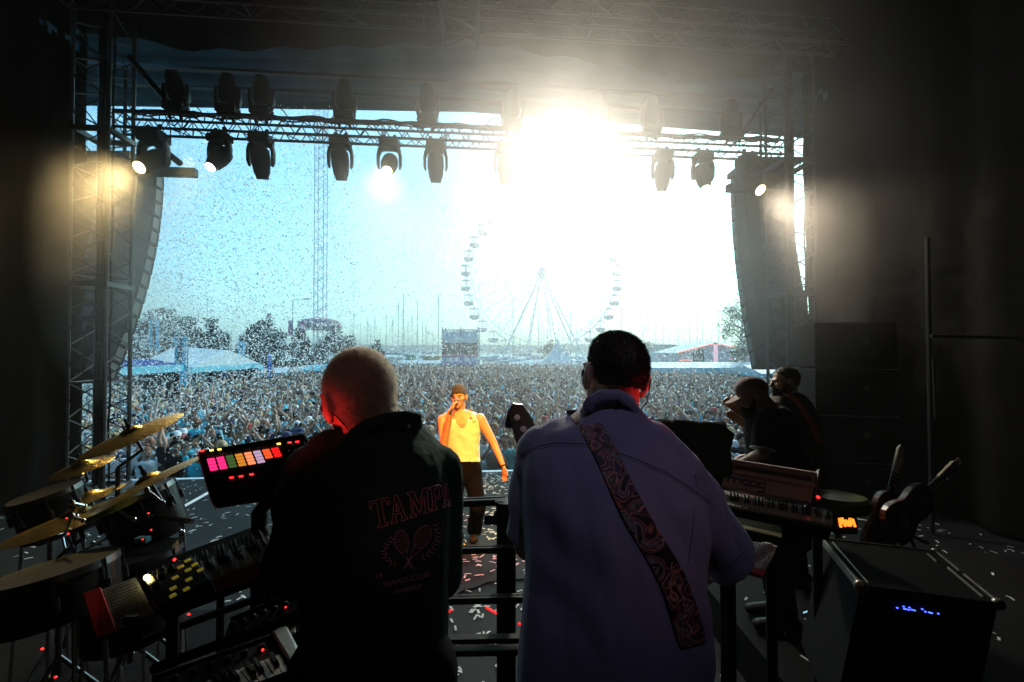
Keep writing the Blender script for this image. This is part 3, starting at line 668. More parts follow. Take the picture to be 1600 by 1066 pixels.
# gabled hall with red light lines
d = 62; t = empty('gabled_hall', G(1113, d), 'gabled hall outlined with red and pink light strips behind the tents', 'building')
X = lambda px: P(px, 545, d).x
MB().add([V(X(1057),d,GZ),V(X(1172),d,GZ),V(X(1172),d,zat(549,d)),V(X(1115),d,zat(536.5,d)),V(X(1057),d,zat(551,d)),V(X(1057),d+9,GZ),V(X(1172),d+9,GZ),V(X(1172),d+9,zat(549,d)),V(X(1115),d+9,zat(536.5,d)),V(X(1057),d+9,zat(551,d))],
  [(0,1,2,3,4),(9,8,7,6,5),(0,5,6,1),(1,6,7,2),(4,9,5,0)]).build('wall', mat('pale_hall_wall', (.45,.50,.56), .6, var=.12, scale=1), t)
MB().add([V(X(1053),d-.6,zat(552,d)),V(X(1115),d-.6,zat(535,d)),V(X(1176),d-.6,zat(550,d)),V(X(1053),d+9.5,zat(552,d)),V(X(1115),d+9.5,zat(535,d)),V(X(1176),d+9.5,zat(550,d)),V(X(1115),d-.6,zat(536,d)),V(X(1115),d+9.5,zat(536,d))],
  [(0,3,4,1),(1,4,5,2),(0,6,7,3),(6,2,5,7),(0,1,6),(1,2,6),(3,7,4),(4,7,5)]).build('roof', M_TENT, t)
M_REDL = mat('red_light_strip', (.8,.3,.25), .5, emit=(1,.28,.2), es=.55); M_PINKL = mat('pink_light_strip', (.8,.5,.6), .5, emit=(1,.5,.62), es=.35)
MB().tube([V(X(1056),d-.65,zat(551,d)), V(X(1112),d-.65,zat(537,d))], .11, 5).build('light_strip', M_REDL, t)
MB().tube([V(X(1118),d-.65,zat(537,d)), V(X(1170),d-.65,zat(549,d))], .11, 5).build('light_strip', M_REDL, t)
MB().tube([V(X(1060),d-.3,zat(563,d)), V(X(1080),d-.3,zat(563,d))], .10, 5).build('light_strip', M_REDL, t)
MB().tube([V(X(1138),d-.3,zat(561.5,d)), V(X(1168),d-.3,zat(561.5,d))], .08, 5).build('light_strip', M_REDL, t)
MB().box((X(1117),d-.25,(zat(538,d)+zat(568,d))/2), (.45,.3,zat(538,d)-zat(568,d))).build('pillar', M_PINKL, t)
MB().box((X(1091),d-.06,(zat(546,d)+zat(565,d))/2), (1.5,.1,zat(546,d)-zat(565,d))).build('window', mat('dark_glazing', (.05,.08,.08), .2), t)
# street lamps and flag poles
def streetlamp(px, ytop, d, arm, label):
    t = empty('street_lamp', G(px, d), label, 'street lamp'); b = G(px, d); zt = zat(ytop, d)
    MB().tube([b, V(b.x, b.y, zt)], [.10,.05], 8).build('pole', M_GREYST, t); e = V(b.x+arm/F*d, b.y, zt+.15)
    MB().tube([V(b.x,b.y,zt), e], .035, 6).build('arm', M_GREYST, t); MB().box(e, (.7,.25,.12)).build('lamp_head', M_GREYST, t); return t
streetlamp(457, 469, 58, 22, 'street lamp with one long arm above the slim tree')
def floodpole(px, ytop, ytip, d, label):
    b = G(px, d); o = MB().tube([b, V(b.x, b.y, zat(ytop, d))], [.10,.03], 6).build('flagpole', M_GREYST); tag(o, label, 'pole', 'bare poles behind the trees')
floodpole(323, 466, 0, 60, 'tallest bare pole, rising behind the tree between the banners')
floodpole(298, 487, 0, 62, 'bare pole between the broad tree and the first pointed tree')
floodpole(310, 486, 0, 70, 'thin bare pole beside the tallest one, on its banner side')
floodpole(361, 516, 0, 62, 'short bare pole above the second banner')
t = empty('screen_frame', G(521, 42), 'small pale screen in a light frame above the teal canopy', 'screen')
mb = MB(); c = P(521.5, 561, 42); w2, h2 = 7/F*42, 7.5/F*42
for a, b in (((-w2,-h2),(w2,-h2)),((w2,-h2),(w2,h2)),((w2,h2),(-w2,h2)),((-w2,h2),(-w2,-h2))): mb.tube([c+V(a[0],0,a[1]), c+V(b[0],0,b[1])], .05, 6)
mb.tube([c-V(0,0,h2), V(c.x,c.y,GZ)], .05, 6); mb.build('frame', M_STEEL, t); MB().box(c, (w2*1.8,.05,h2*1.8)).build('screen', mat('grey_screen', (.25,.3,.3), .3), t)
# low pontoon buildings along the water
for (px, w_, y, lab, colr) in ((612,26,560,'low white boathouse just beyond the blond head',(.6,.65,.66)),(642,12,556,'tiny green kiosk by the boats',(.12,.35,.26)),(1042,34,541,'pale flat block on the far side of the harbour',(.5,.5,.5)),(1010,22,548,'white cabin among the masts before the far shore',(.6,.65,.68)),(675,24,558,'low hut with an orange roof beside the mixing tower',(.55,.33,.10))):
    d = 88; a = P(px, y, d); b = empty('hut', G(px, d), lab, 'hut'); hh = a.z-GZ; ww = w_/F*d
    MB().box((a.x, d, GZ+hh/2), (ww, 3, hh)).build('wall', mat('hut_wall_%d' % px, colr, .7, var=.15), b); MB().box((a.x, d, a.z+.12), (ww+.5, 3.5, .2)).build('roof', mat('hut_roof_%d' % px, [q*.7 for q in colr], .7), b)
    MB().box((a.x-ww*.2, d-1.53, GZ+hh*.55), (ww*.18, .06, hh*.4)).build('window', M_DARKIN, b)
# ---- sailing boats
M_HULL = mat('white_hull', (.62,.66,.68), .3, var=.06); M_MAST = mat('mast_alloy', (.30,.35,.38), .4, .3, var=.1)
def boat():
    t = empty('sailboat', (0,0,0)); L = 4.5
    rings = []
    for k in range(9):
        u = k/8; wd = 1.4*math.sin(math.pi*min(1, u*.75+.22))**.7 * (1 if u < .7 else max(.03, (1-u)/.3)); x = -L+2*L*u; sh = .9+.35*u*u
        rings.append([V(x, -wd, sh), V(x, -wd*.7, .1), V(x, 0, -.25), V(x, wd*.7, .1), V(x, wd, sh), V(x, 0, sh+.08)])
    MB().loft(rings).build('hull', M_HULL, t, smooth=True)
    MB().loft([[V(x, -y_, .95), V(x, y_, .95), V(x, y_*.8, .95+h_), V(x, -y_*.8, .95+h_)] for x, y_, h_ in ((-1.8,.9,.15),(-1.2,.95,.5),(1,.8,.5),(1.9,.5,.12))]).build('cabin', M_HULL, t)
    MB().tube([V(.3,0,1), V(.3,0,14)], [.10,.06], 6).build('mast', M_MAST, t)
    MB().tube([V(.2,0,2.3), V(-4.1,0,2.4)], .11, 8).build('boom', mat('blue_sail_cover', (.03,.10,.25), .7), t)
    mb = MB(); 
    for p in ((4.4,0,1.3),(-4.4,0,1.2),(.3,1.3,1),(.3,-1.3,1)): mb.tube([V(.3,0,13.6), V(*p)], .018, 3)
    for z in (6, 10): mb.tube([V(.3,-.9,z), V(.3,.9,z)], .03, 4)
    mb.build('rigging', M_MAST, t); return t
b0 = boat(); setparent.local = True
rr = random.Random(21); first = True; nb = 0
specs = [(px, rr.uniform(105, 190)) for px in list(range(548, 690, 8))+list(range(760, 1190, 11))]
for (px, d) in specs:
    if first: b = b0; first = False; kids = None
    else:
        b = b0.copy(); COL.objects.link(b)
        for ch in b0.children:
            c2 = ch.copy(); COL.objects.link(c2); c2.parent = b
    px += rr.uniform(-3,3); p = G(px, d, GZ-.35); b.location = p; b.rotation_euler[2] = rr.uniform(0, 6.28); s_ = rr.uniform(.62, 1.25); b.scale = (1, 1, s_) if False else (s_,)*3
    where = 'between the blond head and the mixing tower' if px < 690 else ('behind the legs of the big wheel' if px < 930 else 'behind the gabled hall')
    tag(b, 'white moored sailing boat with a bare mast '+where, 'sailboat', 'sailing boats moored '+where); nb += 1
setparent.local = False
# ---- crowd barriers
M_BAR = mat('barrier_alloy', (.22,.30,.34), .4, .6, var=.15)
setparent.local = True
def barrier():
    t = empty('crowd_barrier', (0,0,0)); MB().box((0,0,.6), (1.02,.03,.98)).build('panel', mat('barrier_panel', (.03,.05,.06), .6, .3), t)
    mb = MB(); mb.tube([(-.52,-.04,.02),(-.52,-.04,1.12),(.52,-.04,1.12),(.52,-.04,.02)], .03, 8); mb.build('frame', M_BAR, t)
    mb = MB(); mb.box((0,-.55,.03), (1.0,1.0,.03)); mb.tube([(-.4,-.95,.05),(-.4,-.06,.9)], .02, 6); mb.tube([(.4,-.95,.05),(.4,-.06,.9)], .02, 6); mb.build('brace', M_BAR, t)
    MB().box((0,-.03,1.15), (1.06,.14,.025)).build('top_rail', M_BAR, t); return t
b0 = barrier()
for k in range(16):
    if k == 0: b = b0
    else:
        b = b0.copy(); COL.objects.link(b)
        for ch in b0.children: c2 = ch.copy(); COL.objects.link(c2); c2.parent = b
    p = St(-8.4+1.06*k, 1.75, GZ); b.location = p; b.rotation_euler[2] = PHI
    tag(b, 'alloy crowd barrier in the row holding back the front of the audience', 'barrier', 'crowd barriers before the stage')
setparent.local = False

# ================================================================ AUDIENCE
SK = [mat('skin_fair', (.50,.30,.22), .5, var=.08), mat('skin_tan', (.40,.23,.15), .5, var=.08), mat('skin_dark', (.16,.09,.06), .5, var=.08)]
HAIRC = {'blond': (.42,.30,.14), 'brown': (.09,.05,.03), 'black': (.015,.012,.012), 'red': (.25,.08,.03)}
HM = {k: mat('hair_'+k, v, .6, var=.25, scale=20) for k, v in HAIRC.items()}
TOPC = {'white': (.72,.76,.8), 'black': (.015,.016,.02), 'light blue': (.22,.55,.70), 'navy': (.02,.04,.12), 'grey': (.22,.24,.26), 'red': (.45,.05,.05), 'olive': (.12,.13,.06), 'pink': (.6,.28,.32), 'cyan': (.03,.48,.62), 'beige': (.42,.34,.25)}
TM = {k: mat('top_'+k.replace(' ', '_'), v, .8, var=.15, scale=12) for k, v in TOPC.items()}
JM = mat('dark_trousers', (.02,.025,.04), .8)
POSES = {'both arms raised': ((-.30,.05,1.78),(-.22,.10,2.08),(.30,.05,1.78),(.24,.10,2.10)),
 'one fist in the air': ((-.26,.05,1.80),(-.20,.08,2.12),(.27,.10,1.15),(.20,.28,1.02)),
 'hands clapping high': ((-.30,.08,1.74),(-.05,.14,2.0),(.30,.08,1.74),(.05,.14,2.0)),
 'arms at the side': ((-.25,.02,1.14),(-.24,.10,.88),(.25,.02,1.14),(.24,.10,.88)),
 'a phone held up': ((-.27,-.16,1.36),(-.10,-.34,1.62),(.27,-.12,1.20),(.12,-.32,1.50)),
 'arms folded': ((-.27,-.02,1.15),(.06,-.26,1.20),(.27,-.02,1.15),(-.06,-.26,1.24)),
 'arm round a neighbour': ((-.34,.0,1.40),(-.52,.10,1.44),(.25,.04,1.12),(.20,-.2,1.0)),
 'hands at mouth': ((-.24,-.12,1.28),(-.07,-.20,1.56),(.24,-.12,1.28),(.07,-.20,1.56))}
# spectators face the stage (-Y)
def spectator_mesh(pose, hair, hat=False):
    mb = MB()
    mb.cur = 0
    mb.ell((0,0,1.64), (.085,.105,.125), n=12, k=8); mb.cap((0,.01,1.42), (0,0,1.58), .055, .055, n=8); mb.ell((0,-.105,1.62), (.016,.02,.022), n=6, k=4)
    el, hl, er, hr = [Vector(q) for q in POSES[pose]]
    for sh, e, h in ((V(-.19,0,1.42), el, hl), (V(.19,0,1.42), er, hr)):
        mb.tube([sh.lerp(e, .45), e, h], [.045,.040,.028], 7); mb.ell(h+(h-e).normalized()*.06, (.035,.03,.065), rot_to(h-e), n=7, k=5)
    mb.cur = 1
    mb.ell((0,.018,1.675), (.098,.112,.122), n=12, k=8) if hair == 'short' else None
    if hair == 'long':
        mb.ell((0,.02,1.67), (.102,.115,.125), n=12, k=8); mb.cap((0,.06,1.60), (0,.075,1.38), (.10,.055), (.085,.04), side=(1,0,0), n=10)
    if hair == 'bun':
        mb.ell((0,.018,1.672), (.095,.110,.120), n=12, k=8); mb.ell((0,.07,1.80), (.045,.045,.045), n=8, k=6)
    if hair == 'cap':
        mb.ell((0,.01,1.69), (.100,.115,.10), n=12, k=8); mb.box((0,-.14,1.69), (.14,.12,.015))
    if hair == 'curly':
        for k in range(16):
            a = k*2.4; z = k/16; mb.ell((.09*math.cos(a)*(1-z*.5), .04+.09*math.sin(a)*(1-z*.4), 1.60+.17*z), (.05,.05,.05), n=6, k=4)
    mb.cur = 2
    rings = []
    for z, a, b in ((.92,.16,.11),(1.05,.145,.10),(1.22,.165,.11),(1.36,.19,.115),(1.43,.17,.10),(1.475,.09,.075)):
        rings.append([V(a*math.cos(t), b*math.sin(t), z) for t in np.linspace(0, 2*math.pi, 13)[:-1]])
    mb.loft(rings)
    for sh, e in ((V(-.19,0,1.41), el), (V(.19,0,1.41), er)):
        mb.cap(sh, sh.lerp(e, .55), .072, .060, n=8)
    mb.cur = 3
    for s in (-1,1): mb.tube([(s*.085,0,.96),(s*.095,0,.5),(s*.1,.02,.06)], [.09,.062,.05], 8); mb.box((s*.1,-.04,.03), (.09,.25,.06))
    if pose == 'a phone held up': mb.box((-.10,-.38,1.70), (.075,.012,.15))
    # small facial marks: brow and mouth
    for s in (-1,1): mb.box((s*.035,-.098,1.655), (.03,.012,.012))
    mb.box((0,-.093,1.575), (.045,.012,.012))
    me = mb.mesh('spectator'); bm = bmesh.new(); bm.from_mesh(me); bmesh.ops.recalc_face_normals(bm, faces=bm.faces); bm.to_mesh(me); bm.free()
    me.polygons.foreach_set('use_smooth', [True]*len(me.polygons))
    for m_ in (SK[0], HM['brown'], TM['white'], JM): me.materials.append(m_)
    return me
HS = ['short','long','bun','cap','curly']
SM = {(p_, h_): spectator_mesh(p_, h_) for p_ in POSES for h_ in HS}
HN = {'short':'short %s hair','long':'long %s hair','bun':'%s hair bun','cap':'a %s cap','curly':'curly %s hair'}
rr = random.Random(99)
allc = [(p_, h_, hc, tc) for p_ in POSES for h_ in HS for hc in HAIRC for tc in TOPC]; rr.shuffle(allc)
# weight so that most tops are white, black, blue
allc.sort(key=lambda q: (0 if q[3] in ('white','black','light blue','navy','grey','cyan') else 1)*rr.random() + rr.random()*.8)
spots = []; row = 0
while len(spots) < 300:
    off = 2.5 + row*.62; y_ = 7.6+off; half = 1.12*y_; n = int(2*half/.50)
    for i in range(n):
        x = -half + (i+.5*(row % 2)+rr.uniform(-.28,.28))*.50
        q = St(x, off+rr.uniform(-.16,.16), GZ)
        px = 800+F*q.x/q.y
        if 125 < px < 1270 and len(spots) < 300: spots.append((q, px))
    row += 1
OFF_END = 2.5+row*.62
for k, (q, px) in enumerate(spots):
    p_, h_, hc, tc = allc[k]
    o = bpy.data.objects.new('person', SM[(p_, h_)]); COL.objects.link(o)
    o.location = q; s_ = rr.uniform(.92, 1.07); o.scale = (s_*rr.uniform(.95,1.08), s_, s_); o.rotation_euler = (rr.uniform(-.05,.05), rr.uniform(-.06,.06), PHI*0+rr.uniform(-.45,.45)+math.atan2(q.x, q.y)*-.6)
    sk = rr.choices((0,1,2), (6,3,1))[0]
    for i, m_ in enumerate((SK[sk], HM[hc] if h_ != 'cap' else TM[{'blond':'white','brown':'navy','black':'black','red':'red'}[hc]], TM[tc])):
        o.material_slots[i].link = 'OBJECT'; o.material_slots[i].material = m_
    hn = HN[h_] % (hc if h_ != 'cap' else {'blond':'white','brown':'navy','black':'black','red':'red'}[hc])
    zone = 'near the drums' if px < 330 else 'beyond the controller' if px < 520 else 'beyond the fair player' if px < 660 else 'behind the singer' if px < 800 else 'beyond the guitarist' if px < 1020 else 'beyond the shade'
    tag(o, 'spectator %s, %s top, %s, %s' % (zone, tc, hn, p_), 'person', 'audience members in the front rows')
# the mass behind them
def low_person(pose, seed):
    mb = MB(); el, hl, er, hr = [Vector(q) for q in POSES[pose]]
    mb.cur = 0; mb.ell((0,-.01,1.62), (.085,.10,.12), n=6, k=4)
    for sh, e, h in ((V(-.19,0,1.42), el, hl), (V(.19,0,1.42), er, hr)): mb.tube([sh.lerp(e,.4), e, h+(h-e)*.3], [.045,.04,.035], 4)
    mb.cur = 1; mb.ell((0,.02,1.675), (.10,.112,.12), n=6, k=4)
    mb.cur = 2; mb.loft([[V(a*math.cos(t), b*math.sin(t), z) for t in np.linspace(0, 2*math.pi, 7)[:-1]] for z, a, b in ((.9,.16,.11),(1.34,.20,.12),(1.46,.12,.08))])
    return mb
LP = [low_person(p_, 0) for p_ in POSES]
LPA = [(np.array([tuple(v) for v in mb.v]), mb.f, mb.m) for mb in LP]
hk, tk = list(HAIRC), list(TOPC)
mats = SK + [HM[k] for k in hk] + [TM[k] for k in tk]
V_, F_, M_ = [], [], []; base = 0; off = OFF_END; row = 0
wts = [12,8,9,4,2,1,.6,.8,5,.6]
while off < 50:
    Y = 7.6+off; dx = .52 if off < 25 else .56; xL, xR = -.90*Y, .66*Y; n = int((xR-xL)/dx)
    for i in range(n):
        x = xL + (i+rr.uniform(-.3,.3)+.5*(row % 2))*dx; y = Y+rr.uniform(-.2,.2)
        px = 800+F*x/y
        if px < 430 and y > 25+ (px-200)*.03: continue
        if 687 < px < 751 and y > 51.5: continue
        if px > 1000 and y > 38: continue
        vs, fs, ms = LPA[rr.choices(range(8), (1,1.5,1,9,1.5,3,1,2))[0]]
        s_ = rr.uniform(.92,1.08); a = rr.uniform(-.5,.5); ca, sa = math.cos(a)*s_, math.sin(a)*s_
        W = np.empty_like(vs); W[:,0] = vs[:,0]*ca-vs[:,1]*sa+x; W[:,1] = vs[:,0]*sa+vs[:,1]*ca+y; W[:,2] = vs[:,2]*s_+GZ
        V_.append(W); F_ += [[j+base for j in f] for f in fs]
        mi = (rr.choices((0,1,2),(6,3,1))[0], 3+rr.choices(range(4),(3,5,3,1))[0], 7+rr.choices(range(10),wts)[0]); M_ += [mi[m] for m in ms]; base += len(vs)
    off += .62 if off < 25 else .72; row += 1
me = bpy.data.meshes.new('crowd'); me.from_pydata(np.concatenate(V_).tolist(), [], F_); [me.materials.append(m_) for m_ in mats]
me.polygons.foreach_set('material_index', M_); me.polygons.foreach_set('use_smooth', [True]*len(me.polygons)); me.update()
o = bpy.data.objects.new('crowd', me); COL.objects.link(o); tag(o, kind='stuff')

# ================================================================ CONFETTI
def strips(name, cen, L, W, m, flat=None, curl=True, seed=1):
    rs = np.random.RandomState(seed); n = len(cen)
    if flat: 
        a = rs.uniform(0, 2*np.pi, n); u = np.stack([np.cos(a), np.sin(a), rs.normal(0,.05,n)], 1); nn = np.stack([rs.normal(0,.12,n), rs.normal(0,.12,n), np.ones(n)], 1)
    else: u = rs.normal(size=(n,3)); nn = rs.normal(size=(n,3))
    u /= np.linalg.norm(u, axis=1)[:,None]; v = np.cross(nn, u); v /= np.linalg.norm(v, axis=1)[:,None]; w_ = np.cross(u, v)
    l = (L*rs.uniform(.8,1.15,n))[:,None]/2; b = W/2; k = (rs.uniform(-.3,.5,n)*L*.5)[:,None] if curl else 0
    if flat: k = np.abs(k)*.5
    q = np.stack([cen-u*l-v*b+w_*k*0, cen-u*l+v*b, cen+v*b+w_*k, cen-v*b+w_*k, cen+u*l-v*b, cen+u*l+v*b], 1).reshape(-1,3)
    f = (np.arange(n)[:,None]*6 + np.array([[0,1,2,3,3,2,5,4]])).reshape(-1,4)
    me = bpy.data.meshes.new(name); me.vertices.add(len(q)); me.vertices.foreach_set('co', q.ravel()); me.loops.add(f.size); me.loops.foreach_set('vertex_index', f.ravel().astype(np.int32))
    me.polygons.add(len(f)); me.polygons.foreach_set('loop_start', np.arange(0, f.size, 4, dtype=np.int32)); me.update(calc_edges=True); me.materials.append(m)
    o = bpy.data.objects.new(name, me); COL.objects.link(o); return tag(o, kind='stuff')
M_CONF = mat('paper_confetti', (.84,.88,.90), .6, var=.05, trans=.62)
rs = np.random.RandomState(5)
def air(n, d0, d1, pxa, pxb, z0, z1, pw=1.0):
    d = d0*(d1/d0)**(rs.uniform(0,1,n)**pw); px = rs.uniform(pxa, pxb, n); x = (px-800)/F*d; z = rs.uniform(0,1,n)*(np.minimum(z1, EYE+ (545-175)/F*d*1.05)-z0)+z0
    return np.stack([x, d, z], 1)
C = np.concatenate([air(80000, 10, 38, 120, 1260, -1.2, 13), air(26000, 9, 26, 120, 560, -1.2, 9), air(9000, 12, 34, 800, 1260, -1.0, 10), air(2500, 8.6, 12, 130, 420, -1.2, 6), air(6000, 9, 24, 130, 1150, -1.0, 2.4)])
_px = 800+F*C[:,0]/C[:,1]; _py = 545-(C[:,2]-EYE)*F/C[:,1]; _k = rs.uniform(0,1,len(C))
C = C[~((_px > 430) & (_py > 575) & (_k < .72)) & ~((_px <= 430) & (_py > 560) & (_k < .35))]
strips('airborne_confetti', C, .050, .021, M_CONF, seed=3)
# on the floor of the stage
n = 4200; xs = np.where(rs.uniform(0,1,n) < .55, rs.uniform(-8, 5.2, n), rs.normal(-.1, 1.3, n)); of = .35-rs.uniform(0,1,n)**1.25*8.5
cen = np.array([tuple(St(a, b, .014)) for a, b in zip(xs, of)])
keep = [not ((p[1] < 3.1 and p[0] < -1.3) or (p[1] < 2.0 and p[0] < 1.6) or (p[1] < 4.35 and p[0] > 1.45)) for p in cen]
strips('floor_confetti', cen[keep], .060, .016, M_CONF, flat=True, seed=4)
cen = np.stack([rs.uniform(1.6,4.4,200), rs.uniform(.2,4.2,200), np.full(200,.312)], 1); strips('riser_confetti', cen, .055, .015, M_CONF, flat=True, seed=6)
# ================================================================ PERFORMERS
M_SKIN = mat('skin_warm', (.46,.27,.20), .45, var=.10, scale=25, bump=.15, bscale=160)
M_SKIN2 = mat('skin_olive', (.36,.21,.14), .5, var=.10, scale=25)
M_BEARD = mat('dark_beard', (.02,.014,.01), .8, var=.3, scale=60, bump=.5, bscale=200)
M_LIP = mat('lip', (.35,.12,.10), .5); M_EYE = mat('eye_dark', (.03,.02,.02), .3)
def frame(c, fwd, roll=0.):
    f = Vector(fwd).normalized(); r = f.cross(Vector((0,0,1))).normalized(); u = r.cross(f)
    if roll: Q = Matrix.Rotation(roll, 3, f); r = Q @ r; u = Q @ u
    return Matrix((r, f, u)).transposed(), Vector(c)
def head(mb, fr, neck_to=None, nr=.056):
    M, c = fr; q = lambda x, y, z: c + M @ Vector((x, y, z)); e = lambda p, r, rot=None: mb.ell(q(*p), r, M @ rot if rot else M)
    e((0,-.012,.032), (.077,.098,.093)); e((0,.030,-.022), (.064,.066,.088)); e((0,.045,-.070), (.046,.044,.040)); e((0,.078,-.096), (.020,.017,.017))
    mb.cap(q(0,.088,.018), q(0,.112,-.026), .010, .0155, n=8); e((0,.084,.022), (.050,.017,.011)); e((0,.092,-.060), (.024,.010,.010)); 
    for s in (-1, 1):
        e((s*.038,.070,-.018), (.022,.022,.020)); e((s*.055,.045,-.012), (.02,.03,.025))
        R2 = Matrix.Rotation(s*R(-22), 3, 'Z')
        e((s*.085,-.012,-.004), (.009,.021,.033), R2); e((s*.082,-.008,-.032), (.009,.011,.013), R2); e((s*.091,-.024,.004), (.007,.009,.025), R2); e((s*.089,-.008,.026), (.006,.016,.007), R2)
    nt_ = neck_to if neck_to is not None else q(0,-.055,-.20)
    mb.cap(q(0,-.022,-.070), nt_, nr, nr*1.08, n=14); mb.cap(q(0,-.045,-.02), Vector(nt_), nr*.8, nr, n=12)
    return q
def ring_px(py, xl, xr, d, hd, n=28, pw=2.4, dy=0.):
    a = P(xl, py, d); b = P(xr, py, d); c = (a+b)/2; h = (b-a).length/2; out = []
    for k in range(n):
        t = 2*math.pi*k/n; ct, st = math.cos(t), math.sin(t)
        out.append(c + V(h*math.copysign(abs(ct)**(2/pw), ct), hd*math.copysign(abs(st)**(2/pw), st)+dy, 0))
    return out
def strands(src, n, L, m, parent, seed=1, comb=(0,0,0), wd=.0006):
    me = src.data; me.calc_loop_triangles(); co = np.empty(len(me.vertices)*3); me.vertices.foreach_get('co', co); co = co.reshape(-1,3)
    tri = np.array([t.vertices[:] for t in me.loop_triangles]); A, B, C_ = co[tri[:,0]], co[tri[:,1]], co[tri[:,2]]
    N = np.cross(B-A, C_-A); ar = np.linalg.norm(N, axis=1); N /= ar[:,None]+1e-12; rs = np.random.RandomState(seed)
    idx = rs.choice(len(tri), n, p=ar/ar.sum()); u = rs.uniform(0,1,(n,2)); sw = u.sum(1) > 1; u[sw] = 1-u[sw]
    p = A[idx]+(B-A)[idx]*u[:,:1]+(C_-A)[idx]*u[:,1:]; d = N[idx]+rs.normal(0,.28,(n,3))+np.array(comb); d /= np.linalg.norm(d, axis=1)[:,None]
    s = np.cross(d, rs.normal(size=(n,3))); s /= np.linalg.norm(s, axis=1)[:,None]; l = L*rs.uniform(.6,1.2,n)[:,None]
    q = np.stack([p-s*wd-N[idx]*.001, p+s*wd-N[idx]*.001, p+d*l], 1).reshape(-1,3); f = np.arange(3*n).reshape(-1,3)
    m2 = bpy.data.meshes.new('stubble'); m2.from_pydata(q.tolist(), [], f.tolist()); m2.materials.append(m); o = bpy.data.objects.new('hair_strands', m2); COL.objects.link(o); setparent(o, parent); return o
def hair_cap(fr, parent, m, thr, grow=1.035, name='hair', voxel=.005, extra=None):
    M, c = fr; q = lambda x, y, z: c + M @ Vector((x, y, z)); mb = MB(); g = grow
    mb.ell(q(0,-.012,.032), (.077*g,.098*g,.093*g), M); mb.ell(q(0,-.03,-.01), (.066*g,.070*g,.082*g), M)
    if extra: extra(mb, q, M)
    Mi = M.transposed()
    def cut(co): p = Mi @ (co-c); return thr(p)
    return mb.fuse(name, m, parent, voxel=voxel, smooth=4, cut=cut)
def hairline(p):
    y = p.y; t = -.078 if y < -.045 else (-.078+(y+.045)/.05*.085 if y < .005 else (.007+(y-.005)/.06*.055))
    t += .004*math.sin(p.x*400)
    return p.z < t
def bvh_of(o):
    dg = bpy.context.evaluated_depsgraph_get(); return BVHTree.FromObject(o, dg)
EYEP = Vector((0, 0, EYE))
def onto(bvh, px, py, lift=.002, fallback=1.2):
    d = (P(px, py, 1.0)-EYEP).normalized(); h = bvh.ray_cast(EYEP, d)
    if h[0] is None: return None
    n = h[1] if h[1].dot(d) < 0 else -h[1]; return h[0] + n*lift
def stroke(mb, bvh, pts, r=.0008, closed=True, sub=4, lift=.0012):
    if closed: pts = pts + [pts[0]]
    out = []
    for a, b in zip(pts, pts[1:]):
        for k in range(sub):
            t = k/sub; h = onto(bvh, a[0]+(b[0]-a[0])*t, a[1]+(b[1]-a[1])*t, lift)
            if h is not None: out.append(h)
    h = onto(bvh, *pts[-1], lift); 
    if h is not None: out.append(h)
    seg = [[]]
    for p in out:
        if seg[-1] and (p-seg[-1][-1]).length > .03: seg.append([])
        seg[-1].append(p)
    for s in seg:
        if len(s) > 1: mb.tube(s, r, 4)
def finger(mb, base, dirs, lens, r):
    p = Vector(base)
    for k, (d, l) in enumerate(zip(dirs, lens)):
        e = p + Vector(d).normalized()*l; mb.cap(p, e, r*(1-.12*k), r*(1-.12*(k+1)), n=7); p = e
def hand(mb, wrist, fdir, palm, curl=.3, r=.0085, side=1):
    """fdir towards the fingertips, palm = way the palm faces"""
    f = Vector(fdir).normalized(); n = (Vector(palm)-f*Vector(palm).dot(f)).normalized(); s = f.cross(n)*side; w0 = Vector(wrist)
    mb.cap(w0, w0+f*.085, (.026,.018), (.040,.014), side=s, n=12)
    for k, (o, L) in enumerate(((-.030,.070),(-.010,.082),(.011,.078),(.030,.062))):
        b = w0+f*.088+s*o; a = curl*(1+.15*k); ds = [f+n*math.tan(a*j) if a*j < 1.4 else -f*.4+n for j in (.5,1.6,2.6)]
        finger(mb, b, ds, [L*.45,L*.32,L*.25], r)
    finger(mb, w0+f*.03-s*.028, [(-s*.8+f*.6+n*.2),(f*.9-s*.35+n*.4),(f+n*.5)], [.038,.032,.026], r*1.1)

# ---------------- the fair-haired player in the green sweatshirt
h1 = empty('person', (-.38, 1.08, .3), 'player seen from behind with a fair buzz cut and dark sweatshirt', 'person')
fr1 = frame(P(562, 627, 1.15), (-.66,.72,-.22), R(-4))
mb = MB(); q = head(mb, fr1, neck_to=P(600, 705, 1.13), nr=.060)
mb.loft([ring_px(680,560,640,1.12,.07), ring_px(700,510,685,1.12,.10), ring_px(760,490,684,1.10,.10), ring_px(900,495,675,1.04,.09), ring_px(1040,500,670,1.0,.09), ring_px(1120,500,670,1.0,.09)])
lh, rh = P(640,1050,.98), P(530,1050,.95)
for a, s in ((rh,-1),(lh,1)):
    k_ = V(a.x, a.y+.06, .85); an = V(a.x-.02, a.y-.02, .38); mb.cap(a, k_, .095, .065, n=12); mb.cap(k_, an, .065, .042, n=12); mb.cap(an-V(0,0,.02), an+V(-.04,.16,-.05), .04, .035, n=10)
